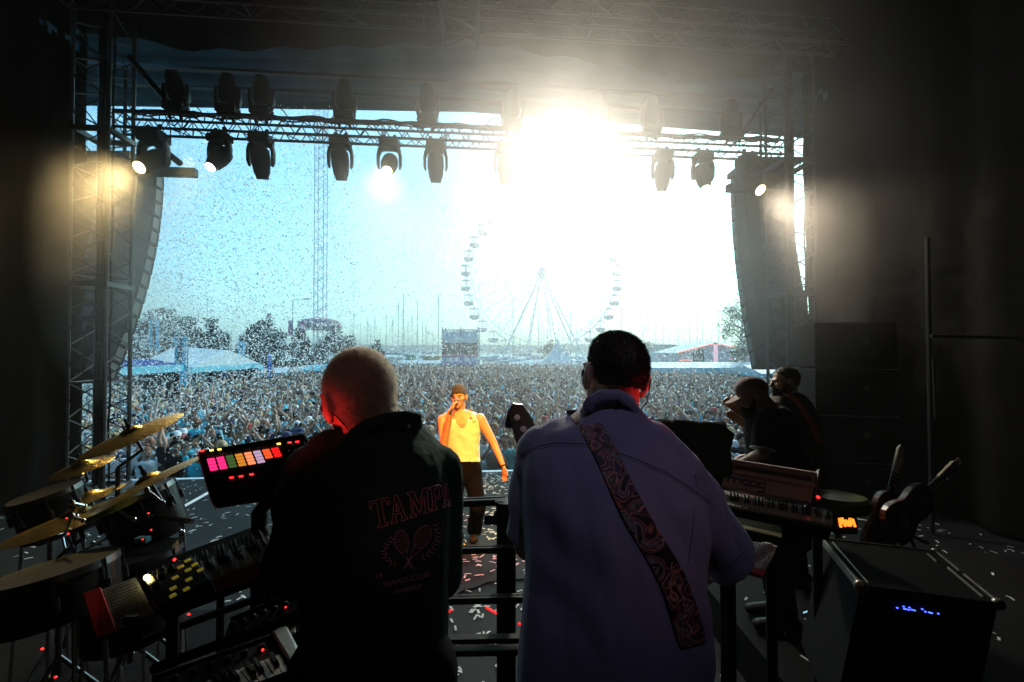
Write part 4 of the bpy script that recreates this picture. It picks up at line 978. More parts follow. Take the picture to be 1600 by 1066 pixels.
# arms reach forward to the controls
el = P(452, 895, 1.05); hl_ = P(470, 845, 1.42); mb.cap(P(485,755,1.10), el, .055, .045); mb.cap(el, hl_, .042, .028); hand(mb, hl_, (-.5,.8,-.15), (0,0,-1), .35, side=-1)
er = P(680, 905, 1.16); hr_ = P(560, 900, 1.45); mb.cap(P(668,750,1.13), er, .044, .038); mb.cap(er, hr_, .042, .028); hand(mb, hr_, (-.6,.7,-.1), (0,0,-1), .4)
body = mb.fuse('body', M_SKIN, h1, voxel=.0045, smooth=5)
M_BLOND = mat('bleached_hair', (.86,.76,.66), .55, var=.2, scale=60, trans=.5)
hr1 = hair_cap(fr1, h1, mat('bleached_scalp', (.60,.46,.38), .6, var=.2, scale=80, bump=.4, bscale=300), hairline, 1.03)
strands(hr1, 42000, .012, M_BLOND, hr1, comb=(0,0,.15))
M_SWEAT = mat('bottle_green_fleece', (.012,.040,.026), .9, var=.2, scale=40, bump=.35, bscale=420, spec=.15)
def wr(amp, sx=7, sz=3.2, seed=0.):
    def f(p): return amp*(noise.noise(Vector((p.x*sx+seed, p.y*sx, p.z*sz)))*1.0 + .5*noise.noise(Vector((p.x*sx*2.3+p.z*4, p.y*sx*2, p.z*sz*1.8+seed)))) + .0015*noise.noise(p*60)
    return f
mb = MB()
rows = [(651,598,646,.045),(658,580,656,.055),(668,556,664,.068),(680,535,676,.085),(695,512,692,.10),(715,494,701,.115),(745,474,706,.13),(790,466,708,.14),(850,468,706,.145),(930,474,698,.14),(1000,478,692,.14),(1066,480,690,.14),(1130,480,690,.14)]
mb.loft([ring_px(py, a, b, 1.12-(py-650)*.00036, hd) for py, a, b, hd in rows])
mb.cap(P(492,745,1.10), P(452,890,1.03), .072, .062); mb.cap(P(452,890,1.03), P(468,855,1.28), .058, .045); mb.cap(P(520,712,1.11), P(470,790,1.07), .06, .07)
mb.cap(P(680,735,1.12), P(690,895,1.13), .066, .058); mb.cap(P(690,895,1.13), P(600,905,1.38), .055, .045)
sw = mb.fuse('sweatshirt', M_SWEAT, h1, voxel=.0065, smooth=8, disp=wr(.015))
mb = MB()   # folded collar
def band(pts, d0, wd, th, mb):
    P3 = [P(x, y, d) for x, y, d in pts]; mb.tube(P3, [(wd, th)]*len(P3), 10, side=(0,0,1))
band([(543,697,1.04),(552,680,1.05),(575,664,1.045),(605,655,1.03),(635,652,1.035),(653,655,1.06),(655,662,1.10),(640,660,1.17),(600,668,1.20)], 0, .016, .009, mb)
mb.fuse('collar', M_SWEAT, sw, voxel=.004, smooth=3)
bv = bvh_of(sw)
GLY = {'T': [[(0,1),(1,1),(1,.72),(.92,.72),(.85,.9),(.62,.9),(.62,.1),(.78,.08),(.78,0),(.22,0),(.22,.08),(.38,.1),(.38,.9),(.15,.9),(.08,.72),(0,.72)]],
 'A': [[(0,0),(0,.08),(.1,.1),(.42,1),(.58,1),(.9,.1),(1,.08),(1,0),(.62,0),(.62,.08),(.7,.1),(.64,.3),(.34,.3),(.28,.1),(.36,.08),(.36,0)],[(.38,.4),(.6,.4),(.49,.75)]],
 'M': [[(0,0),(0,.08),(.1,.1),(.1,.9),(0,.92),(0,1),(.28,1),(.5,.4),(.72,1),(1,1),(1,.92),(.9,.9),(.9,.1),(1,.08),(1,0),(.66,0),(.66,.08),(.75,.1),(.75,.75),(.5,.1),(.44,.1),(.2,.75),(.2,.1),(.3,.08),(.3,0)]],
 'P': [[(0,0),(0,.08),(.12,.1),(.12,.9),(0,.92),(0,1),(.7,1),(.95,.9),(1,.72),(.95,.55),(.7,.45),(.35,.45),(.35,.1),(.5,.08),(.5,0)],[(.35,.55),(.65,.55),(.75,.72),(.65,.9),(.35,.9)]]}
M_PRINT = mat('rose_print', (.60,.24,.30), .6, var=.15, scale=60)
mb = MB()
def tm(s, v): return (578+s+8*(1-v)*(1-s/140), 827-.30*s - v*(43-.06*s))
for ch, s0, w_ in (('T',-2,31),('A',27,27),('M',58,34),('P',93,20),('A',112,13)):
    for g in GLY[ch]: stroke(mb, bv, [tm(s0+x*w_, v) for x, v in g], .0008, sub=3)
mb.build('print_wordmark', M_PRINT, sw)
mb = MB()
def ellp(cx, cy, a, b, rot, n=18): return [(cx+a*math.cos(t)*math.cos(rot)-b*math.sin(t)*math.sin(rot), cy+a*math.cos(t)*math.sin(rot)+b*math.sin(t)*math.cos(rot)) for t in np.linspace(0, 2*math.pi, n, endpoint=False)]
for (cx_, cy_, a_, b_, r_, e_) in ((627,846,11,18,-.18,(644,888)),(660,839,12,19,.45,(631,889))):
    stroke(mb, bv, ellp(cx_, cy_, a_, b_, r_), .0008, sub=1)
    for k in range(-3, 4):
        h_ = math.sqrt(max(0, 1-(k/4)**2)); ca, sa = math.cos(r_), math.sin(r_)
        f_ = lambda u, v: (cx_+u*ca-v*sa, cy_+u*sa+v*ca)
        stroke(mb, bv, [f_(a_*k/4, -b_*h_), f_(a_*k/4, b_*h_)], .00028, False, 4); stroke(mb, bv, [f_(-a_*h_, b_*k/4), f_(a_*h_, b_*k/4)], .00028, False, 4)
    ca, sa = math.cos(r_), math.sin(r_); bx, by = cx_-b_*sa*1.0, cy_+b_*ca
    mid = ((bx+e_[0])/2, (by+e_[1])/2)
    stroke(mb, bv, [(cx_-b_*sa*.8+a_*.6*ca, cy_+b_*ca*.8+a_*.6*sa), mid], .0007, False, 4); stroke(mb, bv, [(cx_-b_*sa*.8-a_*.6*ca, cy_+b_*ca*.8-a_*.6*sa), mid], .0007, False, 4)
    stroke(mb, bv, [mid, e_], .0018, False, 5)
for pts in ([(611,842),(604,852),(600,862),(603,872),(612,880),(625,883)], [(681,822),(684,834),(682,846),(676,858),(667,868),(654,876)]):
    for (a, b) in zip(pts, pts[1:]):
        for t in (0, .5):
            x, y = a[0]+(b[0]-a[0])*t, a[1]+(b[1]-a[1])*t; dx, dy = b[0]-a[0], b[1]-a[1]; L_ = math.hypot(dx, dy)/5
            for s_ in (-1, 1): stroke(mb, bv, [(x, y), (x-dx/L_*.6+s_*dy/L_*.9, y-dy/L_*.6-s_*dx/L_*.9)], .0011, False, 2)
mb.build('print_emblem', mat('dusty_rose_print', (.35,.20,.25), .6, var=.2, scale=60), sw)
def print_text(body, ox, oy, ux, uy, size, m, name, shear=0.):
    me = text_mesh(body, 1.0, 0.0); o2 = []
    for v in me.vertices:
        x, y = v.co.x*size+shear*v.co.y*size, v.co.y*size; h = onto(bv, ox+x*ux[0]+y*uy[0], oy+x*ux[1]+y*uy[1], .0012); v.co = h if h is not None else Vector((0,0,-50))
    bm = bmesh.new(); bm.from_mesh(me); bmesh.ops.delete(bm, geom=[v for v in bm.verts if v.co.z < -40], context='VERTS'); bm.to_mesh(me); bm.free()
    me.materials.clear(); me.materials.append(m); o = bpy.data.objects.new(name, me); COL.objects.link(o); setparent(o, sw)
print_text('19', 592, 901, (1,-.22), (.15,-1), 11, M_PRINT, 'print_year'); print_text('TENNIS CLUB', 634, 906, (1,-.24), (.1,-1), 12, MATS['dusty_rose_print'], 'print_club', 0)
print_text('Athletics', 637, 920, (1,-.26), (.1,-1), 12, MATS['dusty_rose_print'], 'print_script', .35)
mb = MB(); mb.tube([q(.083,-.02,-.02), q(.10,.0,-.06), P(622,655,1.20)], .0016, 6)   # ear monitor lead, far side
for s in (-1,1): mb.ell(q(s*.088,.002,-.004), (.009,.011,.011))
mb.tube([q(-.088,-.005,-.012), q(-.080,-.045,-.03), q(-.055,-.075,-.09), P(578,672,1.05)], .0014, 6)
tag(mb.build('ear_monitor', M_BLACK, smooth=True), 'thin black in-ear monitor lead hooked over the ear of the fair-haired player', 'earpiece')
tr = MB(); M_TROU = mat('black_trousers', (.012,.012,.014), .85, var=.2)
tr.loft([ring_px(1010,488,682,.98,.12), ring_px(1120,490,680,.96,.13)])
for a, s in ((rh,-1),(lh,1)): k_ = V(a.x, a.y+.06, .85); an = V(a.x-.02, a.y-.02, .42); tr.cap(a, k_, .105, .08, n=12); tr.cap(k_, an, .08, .07, n=12)
tr.fuse('trousers', M_TROU, h1, voxel=.012, smooth=4)

# ---------------- the guitarist in the blue shirt
h2 = empty('person', (.28, 1.15, .3), 'guitarist seen from behind in a loose lavender-blue short-sleeved shirt', 'person')
fr2 = frame(P(960, 592, 1.26), (-.22,.96,-.12), R(10))
mb = MB(); q2 = head(mb, fr2, neck_to=P(962, 672, 1.22), nr=.060)
mb.loft([ring_px(655,900,1010,1.22,.07), ring_px(690,840,1030,1.2,.10), ring_px(760,835,1055,1.18,.10), ring_px(900,845,1050,1.11,.10), ring_px(1040,850,1050,1.06,.10), ring_px(1150,850,1050,1.04,.10)])
A0, A1, A2 = P(838,705,1.2), P(828,850,1.24), P(850,760,1.62)
mb.cap(A0, A1, .055, .045); mb.cap(A1, A2, .043, .028); hand(mb, A2, (-.15,.6,.5), (.6,.5,-.2), .55)
B0, B1, B2 = P(1060,735,1.17), P(1138,868,1.22), P(1010,940,1.50)
mb.cap(B0, B1, .058, .046); mb.cap(B1, B2, .043, .028); hand(mb, B2, (-.7,.4,-.3), (-.2,.8,-.4), .5)
for s, px in ((-1,890),(1,1010)):
    a = P(px,1090,1.02); k_ = V(a.x, a.y+.03, .85); an = V(a.x, a.y, .38); mb.cap(a, k_, .10, .07, n=12); mb.cap(k_, an, .068, .045, n=12); mb.cap(an-V(0,0,.02), an+V(.0,.16,-.05), .04, .035, n=10)
mb.fuse('body', M_SKIN, h2, voxel=.0045, smooth=5)
M_DKHAIR = mat('dark_brown_hair', (.035,.020,.010), .5, var=.3, scale=60, bump=.4, bscale=260)
def hl2(p):
    y = p.y; t = -.030 if y < -.05 else (-.030+(y+.05)/.055*.048 if y < .005 else (.018+(y-.005)/.06*.055)); return p.z < t
hr2 = hair_cap(fr2, h2, M_DKHAIR, hl2, 1.025, extra=lambda mb, q, M: mb.ell(q(0,.01,.075), (.070,.080,.058), M))
strands(hr2, 16000, .009, M_DKHAIR, hr2, seed=2, comb=(0,0,.1))
M_SHIRT = mat('lavender_blue_cotton', (.25,.25,.37), .85, var=.14, scale=5, bump=.4, bscale=520, sheen=.2, spec=.2)
mb = MB()
rows = [(618,930,974,.075),(632,914,990,.092),(644,893,1003,.098),(656,866,1012,.104),(668,845,1022,.110),(682,830,1038,.112),(700,818,1056,.122),(730,811,1078,.135),(775,812,1092,.145),(830,818,1092,.15),(900,820,1092,.152),(980,817,1096,.155),(1066,812,1098,.16),(1120,812,1098,.16)]
mb.loft([ring_px(py, a, b, 1.22-(py-620)*.00042, hd) for py, a, b, hd in rows])
mb.cap(P(842,700,1.19), P(834,800,1.21), .060, .066); mb.tube([P(838,720,1.2), P(832,780,1.21), P(831,838,1.22)], [.062,.070,.072], 16)
mb.cap(P(1010,705,1.19), P(1085,790,1.18), .085, .085); mb.tube([P(1040,745,1.18), P(1095,815,1.19), P(1140,872,1.21)], [.095,.088,.078], 18); mb.cap(P(880,690,1.19), P(835,730,1.19), .07, .06)
def dshirt(p):
    w_ = max(0, min(1, (1.93-p.z)/.15)); f = .020*w_*noise.noise(Vector((p.x*15, p.y*4, p.z*1.6+3))) + .010*noise.noise(Vector((p.x*9+p.z*8, p.y*9, p.z*7)))
    f += .014*w_*abs(noise.noise(Vector((p.x*11+p.z*3.5, p.y*5, p.z*2.2+9)))); return f - .002
sh2 = mb.fuse('shirt', M_SHIRT, h2, voxel=.0062, smooth=8, disp=dshirt)
mb = MB(); band([(917,638,1.13),(924,627,1.125),(942,619,1.12),(966,618,1.12),(985,630,1.13),(996,646,1.15),(985,652,1.26)], 0, .017, .009, mb); band([(917,638,1.13),(905,650,1.22),(930,655,1.33)], 0, .015, .009, mb)
mb.fuse('collar', M_SHIRT, sh2, voxel=.004, smooth=3)
bv = bvh_of(sh2)
M_SEAM = mat('dark_seam_thread', (.07,.07,.14), .9)  # seam thread darker than the shirt
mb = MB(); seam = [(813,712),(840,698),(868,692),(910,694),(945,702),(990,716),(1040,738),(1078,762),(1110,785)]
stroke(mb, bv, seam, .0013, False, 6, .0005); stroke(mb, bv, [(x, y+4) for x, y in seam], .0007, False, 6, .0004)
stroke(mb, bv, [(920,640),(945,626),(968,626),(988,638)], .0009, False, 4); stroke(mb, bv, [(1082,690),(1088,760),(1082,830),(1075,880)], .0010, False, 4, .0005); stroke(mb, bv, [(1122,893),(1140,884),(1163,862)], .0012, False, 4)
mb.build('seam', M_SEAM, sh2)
tr = MB(); tr.loft([ring_px(1080,835,1065,1.03,.14), ring_px(1160,840,1060,1.0,.14)])
for s, px in ((-1,890),(1,1010)): a = P(px,1090,1.02); k_ = V(a.x, a.y+.03, .85); an = V(a.x, a.y, .42); tr.cap(a, k_, .115, .085, n=12); tr.cap(k_, an, .085, .075, n=12)
tr.fuse('trousers', M_TROU, h2, voxel=.012, smooth=4)
mb = MB(); mb.ell(q2(-.090,.0,.0), (.008,.012,.013)); mb.ell(q2(.090,.0,.0), (.008,.012,.013))
for pts in ([q2(-.086,-.004,.030), q2(-.090,-.03,.028), q2(-.075,-.075,-.0), q2(-.045,-.095,-.05), q2(-.005,-.078,-.12), P(962,626,1.11)], [q2(.088,-.004,.028), q2(.094,-.03,.01), q2(.080,-.045,-.05), q2(.035,-.07,-.105), P(966,626,1.11)]):
    sm = []
    for a, b in zip(pts, pts[1:]): sm += [a.lerp(b, t) for t in (0, .33, .66)]
    mb.tube(sm+[pts[-1]], .0016, 6)
tag(mb.build('ear_monitor', M_BLACK, smooth=True), 'black in-ear monitor lead curling down the red-lit neck of the guitarist', 'earpiece')
# his guitar: strap over the back, headstock showing past the shoulder
gt = empty('electric_guitar', P(900,900,1.5), 'electric guitar with a paisley strap worn by the guitarist in blue, headstock past his shoulder', 'guitar')
M_STRAP = bpy.data.materials.new('paisley_strap'); M_STRAP.use_nodes = True; n_ = M_STRAP.node_tree; b_ = n_.nodes['Principled BSDF']; b_.inputs['Roughness'].default_value = .6
tc = n_.nodes.new('ShaderNodeTexCoord'); nz = n_.nodes.new('ShaderNodeTexNoise'); nz.inputs['Scale'].default_value = 14; nz.inputs['Distortion'].default_value = 2.2; nz.inputs['Detail'].default_value = 1.5
cr = n_.nodes.new('ShaderNodeValToRGB'); el_ = cr.color_ramp.elements; el_[0].position = .0; el_[0].color = (.006,.006,.008,1); el_[1].position = 1; el_[1].color = (.008,.008,.01,1)
for p_, c_ in ((.42,(.006,.006,.01,1)),(.455,(.5,.16,.10,1)),(.475,(.03,.02,.03,1)),(.50,(.02,.03,.08,1)),(.535,(.05,.02,.02,1)),(.56,(.65,.30,.22,1)),(.585,(.01,.01,.012,1)),(.66,(.25,.24,.22,1)),(.68,(.01,.01,.012,1))):
    e_ = cr.color_ramp.elements.new(p_); e_.color = c_
n_.links.new(tc.outputs['Object'], nz.inputs['Vector']); n_.links.new(nz.outputs['Fac'], cr.inputs[0]); n_.links.new(cr.outputs[0], b_.inputs['Base Color'])
cl = [(903,643),(918,660),(935,688),(952,722),(968,757),(985,792),(1003,826),(1022,858),(1042,890),(1058,925),(1070,965),(1082,1010)]
vs = []; fs = []
for k, (x, y) in enumerate(cl):
    a = cl[max(0, k-1)]; b = cl[min(len(cl)-1, k+1)]; dx, dy = b[0]-a[0], b[1]-a[1]; L_ = math.hypot(dx, dy); nx, ny = -dy/L_, dx/L_; hw = 17+5*k/11
    row_ = []
    for j in range(7):
        s_ = (j/3-1)*hw; h = onto(bv, x-nx*s_*-1, y-ny*s_*-1, .004)
        if h is None: h = P(x+nx*s_, y+ny*s_, 1.15)
        row_.append(h)
    # straighten the ribbon a little
    vs += row_
for k in range(len(cl)-1):
    for j in range(6): a = k*7+j; fs.append((a, a+1, a+8, a+7))
st = MB().add(vs, fs).build('strap', M_STRAP, gt, smooth='all'); md = st.modifiers.new('s','SOLIDIFY'); md.thickness = .003; md.offset = 1; md = st.modifiers.new('d','SUBSURF'); md.levels = 2; md.render_levels = 2
mb = MB(); ext = [vs[3], P(905,652,1.27), P(900,650,1.36), P(900,740,1.40), P(930,860,1.42)]; mb.tube(ext, [(.03,.0018)]*5, 8, side=(1,0,0)); mb.build('strap_front', M_STRAP, gt)
# printed tag and buckle near the lower end
bvs = bvh_of(st); mb = MB(); 
stroke(mb, bvs, [(1008,851),(1035,833),(1042,838),(1015,858)], .0007, True, 3, .002); stroke(mb, bvs, [(1020,862),(1045,845)], .0007, False, 3, .002); stroke(mb, bvs, [(1050,878),(1048,888),(1055,895),(1066,888)], .0012, False, 4, .002)
mb.build('lettering', mat('red_thread', (.7,.25,.2), .6), st)
gd = (P(812,668,1.42)-P(905,905,1.44)).normalized()
N0, N1 = P(905,905,1.44), P(828,708,1.42)
mb = MB(); mb.tube([N0, N1], [(.028,.012),(.022,.011)], 10, side=V(.9,.1,.3)); mb.build('neck', mat('maple_neck', (.30,.16,.07), .35), gt)
mb = MB(); Mh = rot_to((P(808,652,1.40)-N1), (0,-1,0)); hd_ = [(-.024,0),(-.04,.035),(-.044,.10),(-.030,.155),(.0,.17),(.022,.15),(.030,.05),(.024,0)]
mb.loft([[N1 + Mh @ Vector((x, t_, z)) for x, z in hd_] for t_ in (-.008,.008)]); mb.build('headstock', mat('dark_walnut', (.04,.018,.01), .3, var=.3), gt, bevel=.003)
for k in range(3): 
    c = N1 + Mh @ Vector((-.012+.006*k, .012, .045+.04*k)); MB().ell(c, (.0095,.006,.0095), Mh).build('tuner', mat('pearl_tuner', (.75,.55,.50), .25), gt, smooth=True)
mb = MB(); c = N1 + Mh @ Vector((.034, 0, .11)); mb.box(c+V(.006,0,.02), (.022,.018,.06), Matrix.Rotation(R(12),3,'Y')); mb.build('clip_tuner', M_BLACK, gt, bevel=.003)
mb = MB(); bc = P(960,960,1.45); pr = []
for k in range(36):
    t = 2*math.pi*k/36; r_ = .165+.03*math.cos(2*t)-.02*math.cos(4*t); pr.append((r_*math.cos(t)*1.15, r_*math.sin(t)*.85))
Ry = Matrix.Rotation(R(-25),3,'Y'); mb.loft([[bc + Ry @ Vector((x, y_, z)) for x, z in pr] for y_ in (-.022,.022)]); mb.build('body', mat('sunburst_body', (.20,.06,.02), .2, var=.5, scale=4), gt, bevel=.006)

# ---------------- the singer
s1 = empty('person', (-.5, 5.0, 0), 'singer in a white tank top, dark trousers and beanie, singing back towards the stage', 'person')
frs = frame(P(717,622,5.0), (-.22,-1,.10), R(6))
SX = lambda px, py, d=5.0: P(px, py, d)
mb = MB(); qs = head(mb, frs, neck_to=SX(719,648,5.03), nr=.058)
mb.loft([ring_px(641,703,736,5.02,.06), ring_px(648,690,748,5.02,.085), ring_px(660,686,752,5.01,.11), ring_px(680,694,748,5.0,.115), ring_px(702,702,745,5.0,.105), ring_px(722,704,747,5.0,.11), ring_px(735,702,750,5.0,.12), ring_px(745,704,748,5.0,.11)], True)
sR, eR, hR = SX(692,656,5.0), SX(694,694,4.84), SX(704,643,4.74)
mb.cap(sR, eR, .060, .046); mb.cap(eR, hR, .045, .030); 
sL, eL, hL = SX(750,654,5.0), SX(771,692,4.95), SX(786,728,4.86)
mb.cap(sL, eL, .060, .044); mb.cap(eL, hL, .043, .027); hand(mb, hL, (.16,-.1,-.9), (-.6,-.6,0), .22, side=1)
# right hand closed around the microphone
mdir = (SX(713,627,4.80)-SX(703,646,4.70)).normalized(); hc = SX(706,637,4.735)
hand(mb, hR, (hc+mdir*.04-hR), (.5,.3,.1), .75, side=-1)
hips = [(SX(714,738,5.0), SX(708,795,4.96), V(SX(711,850,5.0).x, 5.03, .09)), (SX(738,738,5.0), SX(747,792,4.86), V(SX(739,850,5.0).x, 5.22, .10))]
for a, k_, an in hips: mb.cap(a, k_, .085, .058); mb.cap(k_, an, .058, .038); mb.cap(an-V(0,0,.03), an+V(0,-.15,-.06), .04, .032)
mb.fuse('body', M_SKIN, s1, voxel=.0075, smooth=3)
mb = MB(); tb = [(655,690,748,.118),(668,692,749,.125),(690,698,747,.122),(708,702,747,.118),(721,703,748,.122)]
mb.loft([ring_px(py, a-1.5, b+1.5, 5.0, hd+.008) for py, a, b, hd in tb])
for pts in ([(701,658,4.90),(704,650,4.92),(708,643,4.97),(710,641,5.03),(708,648,5.10),(705,658,5.12)], [(742,658,4.89),(739,650,4.91),(736,643,4.96),(735,641,5.02),(737,648,5.09),(740,658,5.12)]):
    mb.tube([P(*p) for p in pts], [(.022,.009)]*6, 10, side=(1,0,0))
Mi = frs[0]
def cut_tank(co):
    px = 800+F*co.x/co.y; py = 545-(co.z-EYE)*F/co.y
    if co.y < 5.0 and py < 672 and abs(px-722) < (672-py)*.62 and py < 668: return True    # neckline
    if py < 669 and abs(px-721) > 22+(py-640)*.20: return True     # arm holes
    return py > 721
mb.fuse('tank_top', mat('white_ribbed_cotton', (.72,.70,.66), .8, var=.05, bump=.3, bscale=300), s1, voxel=.007, smooth=3, cut=cut_tank, disp=lambda p: .008+.005*noise.noise(Vector((p.x*10+p.z*6, p.y*8, p.z*16))))
mb = MB(); mb.loft([ring_px(716,702,749,5.0,.125), ring_px(728,700,751,5.0,.135), ring_px(742,699,752,5.0,.14), ring_px(752,702,750,5.0,.12)])
for (a, k_, an), w_ in zip(hips, (.084,.090)): mb.cap(a, k_, .108, .084); mb.tube([k_+V(0,0,.05), (k_+an)/2, an+V(0,0,-.02)], [.086,.080,.088], 16)
mb.fuse('trousers', mat('black_denim', (.0016,.0016,.0018), .9, spec=.1, var=.3), s1, voxel=.009, smooth=4, disp=wr(.012, 9, 7))
for a, k_, an in hips: MB().cap(V(an.x, an.y+.05, .05), V(an.x, an.y-.17, .045), (.05,.045), (.045,.035), side=(1,0,0)).build('shoe', M_BLACK, s1, smooth=True)
hair_cap(frs, s1, mat('dark_knit', (.045,.032,.03), .95, var=.3, scale=30, bump=.6, bscale=200), lambda p: p.z < .048-.35*(p.y+.0)*0 - (.055 if p.y < -.03 else (.055*(.06-p.y)/.09 if p.y < .06 else 0)), 1.13, 'beanie', .006, extra=lambda mb, q, M: mb.ell(q(0,-.02,.075), (.080,.098,.082), M))
mb = MB()
for s in (-1,1): mb.ell(qs(s*.032,.085,.000), (.016,.008,.006), frs[0])
mb.build('eye', M_EYE, s1, smooth=True)
mb = MB()
for s in (-1,1): mb.tube([qs(s*.014,.099,.022), qs(s*.034,.096,.030), qs(s*.054,.078,.022)], .0045, 6)
mb.build('eyebrow', M_BEARD, s1, smooth=True)
mb = MB(); mb.ell(qs(0,.094,-.066), (.024,.008,.014), frs[0]); mb.build('mouth', mat('open_mouth', (.10,.02,.02), .5), s1, smooth=True)
MB().tube([qs(-.03,.095,-.048), qs(0,.104,-.045), qs(.03,.095,-.048)], .0045, 6).build('moustache', M_BEARD, s1, smooth=True)
mb = MB(); mb.lathe(hL+V(0,0,.0), (eL-hL), [(.028,-.006),(.034,-.004),(.034,.006),(.028,.008)], 20); tag(mb.build('bracelet', M_BLACK, smooth=True), 'thin dark bracelet on the lowered wrist of the singer', 'bracelet')
m0 = SX(703,646,4.70); t = empty('microphone', m0, 'dark handheld microphone held to the mouth of the singer', 'microphone')
MB().lathe(m0, mdir, [(.002,0),(.013,.002),(.014,.03),(.018,.13),(.021,.135),(.022,.145)], 18).build('handle', mat('blue_black_metal', (.02,.05,.09), .3, .5), t, smooth=True)
MB().ell(m0+mdir*.168, (.027,.027,.030), rot_to(mdir)).build('grille', mat('steel_mesh', (.18,.18,.18), .4, .8, bump=.6, bscale=400), t, smooth=True)

# ---------------- bass player with a cap and the bearded man behind him
def side_man(label, d, headp, fwd, roll, rows, skin, m_top, feet, topname, arm=None, hairm=None, cap=None, beard=True, amp=.01):
    t = empty('person', V(headp.x, d, feet), label, 'person'); fr = frame(headp, fwd, roll); mb = MB()
    py0, a0, b0 = rows[0][:3]; q = head(mb, fr, neck_to=P((a0+b0)/2, py0+6, d), nr=.060)
    mb.loft([ring_px(py+3, a+ (3 if k else 0), b-3, d, .09) for k, (py, a, b) in enumerate(rows)])
    last = rows[-1]; hip = P((last[1]+last[2])/2, last[0], d)
    for s in (-1,1):
        a = hip+V(s*.02, s*.09, 0); k_ = V(a.x-.05, a.y, feet+.48); an = V(a.x, a.y, feet+.08); mb.cap(a, k_, .085, .06); mb.cap(k_, an, .058, .04); mb.cap(an-V(0,0,.02), an+V(-.15,0,-.05), .04, .03)
    if arm:
        for (S, E, H, fd) in arm: mb.cap(S, E, .052, .043); mb.cap(E, H, .041, .027); hand(mb, H, fd, (.2,-.3,-1), .5)
    mb.fuse('body', skin, t, voxel=.008, smooth=4)
    mb = MB(); mb.loft([ring_px(py, a, b, d, .12+.02*(k > 2)) for k, (py, a, b) in enumerate(rows)])
    if arm:
        for (S, E, H, fd) in arm: mb.cap(S, S.lerp(E, .3), .068, .07); mb.tube([S, S.lerp(E, .5), S.lerp(E, .88)], [.068,.073,.074], 14)
    top = mb.fuse(topname, m_top, t, voxel=.009, smooth=6, disp=wr(amp, 8, 4, headp.x))
    tr = MB()
    tr.cap(hip+V(0,0,.10), hip-V(0,0,.05), (.16,.13), (.15,.13), side=(1,0,0))
    for s in (-1,1): a = hip+V(s*.02, s*.09, 0); k_ = V(a.x-.05, a.y, feet+.48); an = V(a.x, a.y, feet+.12); tr.cap(a, k_, .10, .078); tr.cap(k_, an, .078, .07)
    tr.fuse('trousers', M_TROU, t, voxel=.012, smooth=4)
    for s in (-1,1): a = hip+V(s*.02, s*.09, 0); MB().cap(V(a.x+.05,a.y,feet+.05), V(a.x-.18,a.y,feet+.045), (.05,.05), (.045,.035), side=(0,1,0)).build('shoe', M_BLACK, t, smooth=True)
    if hairm: h = hair_cap(fr, t, hairm, hl2, 1.045); strands(h, 5000, .008, hairm, h, seed=5)
    if beard:
        mb = MB(); M, c = fr; g = lambda x, y, z: c + M @ Vector((x, y, z))
        mb.ell(g(0,.052,-.078), (.056,.056,.050), M); mb.ell(g(0,.080,-.104), (.030,.026,.026), M)
        for s in (-1,1): mb.cap(g(s*.060,.022,-.02), g(s*.048,.045,-.075), .018, .024, n=8)
        mb.cap(g(-.028,.092,-.048), g(.028,.092,-.048), .009, .009, n=8)
        mb.fuse('beard', M_BEARD, t, voxel=.006, smooth=3)
    return t, fr, top, q
arm = [(P(1196,656,2.98), P(1192,708,2.92), P(1158,724,3.05), (-.9,.2,-.2))]
p1, fr3, top1, q3 = side_man('bass player in a flat-brimmed cap and black shirt, head bowed in profile', 3.1, P(1176,620,3.1), (-.93,.20,-.34), 0,
  [(634,1186,1218),(642,1178,1232),(655,1168,1244),(680,1165,1253),(710,1168,1258),(745,1172,1262),(790,1176,1262),(840,1178,1260)], M_SKIN2, mat('black_jersey', (.010,.012,.010), .85, var=.2), .3, 'shirt', arm)
Mc, cc = fr3; g = lambda x, y, z: cc + Mc @ Vector((x, y, z))
M_CAP = mat('dusty_rose_cap', (.26,.19,.18), .9, var=.12, scale=20)
capo = hair_cap(fr3, p1, M_CAP, lambda p: p.z < .028-.10*(p.y+.0)*.4, 1.09, 'cap', .006, extra=lambda mb, q, M: mb.ell(q(0,.0,.065), (.080,.098,.075), M))
mb = MB(); rows_ = []
for u in np.linspace(0, 1, 7):
    rows_.append([g(x*(1-.25*u**2), .075+.105*u*math.sqrt(max(0, 1-(x/.085)**2*.55)), .030-.018*u-.25*x*x*8*.1) for x in np.linspace(-.072,.072,9)])
vs = [v for r_ in rows_ for v in r_]; fs = [(a*9+b, a*9+b+1, a*9+b+10, a*9+b+9) for a in range(6) for b in range(8)]
br_ = MB().add(vs, fs).build('brim', M_CAP, capo, smooth='all'); md = br_.modifiers.new('s','SOLIDIFY'); md.thickness = .005
MB().box(g(0,-.108,.05), (.05,.008,.035), Mc).build('cap_strap', M_BLACK, capo)
pipe = mat('white_piping', (.6,.6,.58), .7)
S_, E_ = arm[0][0], arm[0][1]; e = S_.lerp(E_, .88)
MB().lathe(e, (E_-S_), [(.072,-.003),(.077,-.002),(.077,.003),(.072,.004)], 24).build('piping', pipe, top1)
mb = MB(); bvx = bvh_of(top1); stroke(mb, bvx, [(1186,640),(1192,634),(1200,628),(1212,627)], .0022, False, 4); mb.build('piping', pipe, top1)
arm2 = [(P(1213,640,3.62), P(1205,700,3.55), P(1175,712,3.7), (-.9,.2,-.1))]
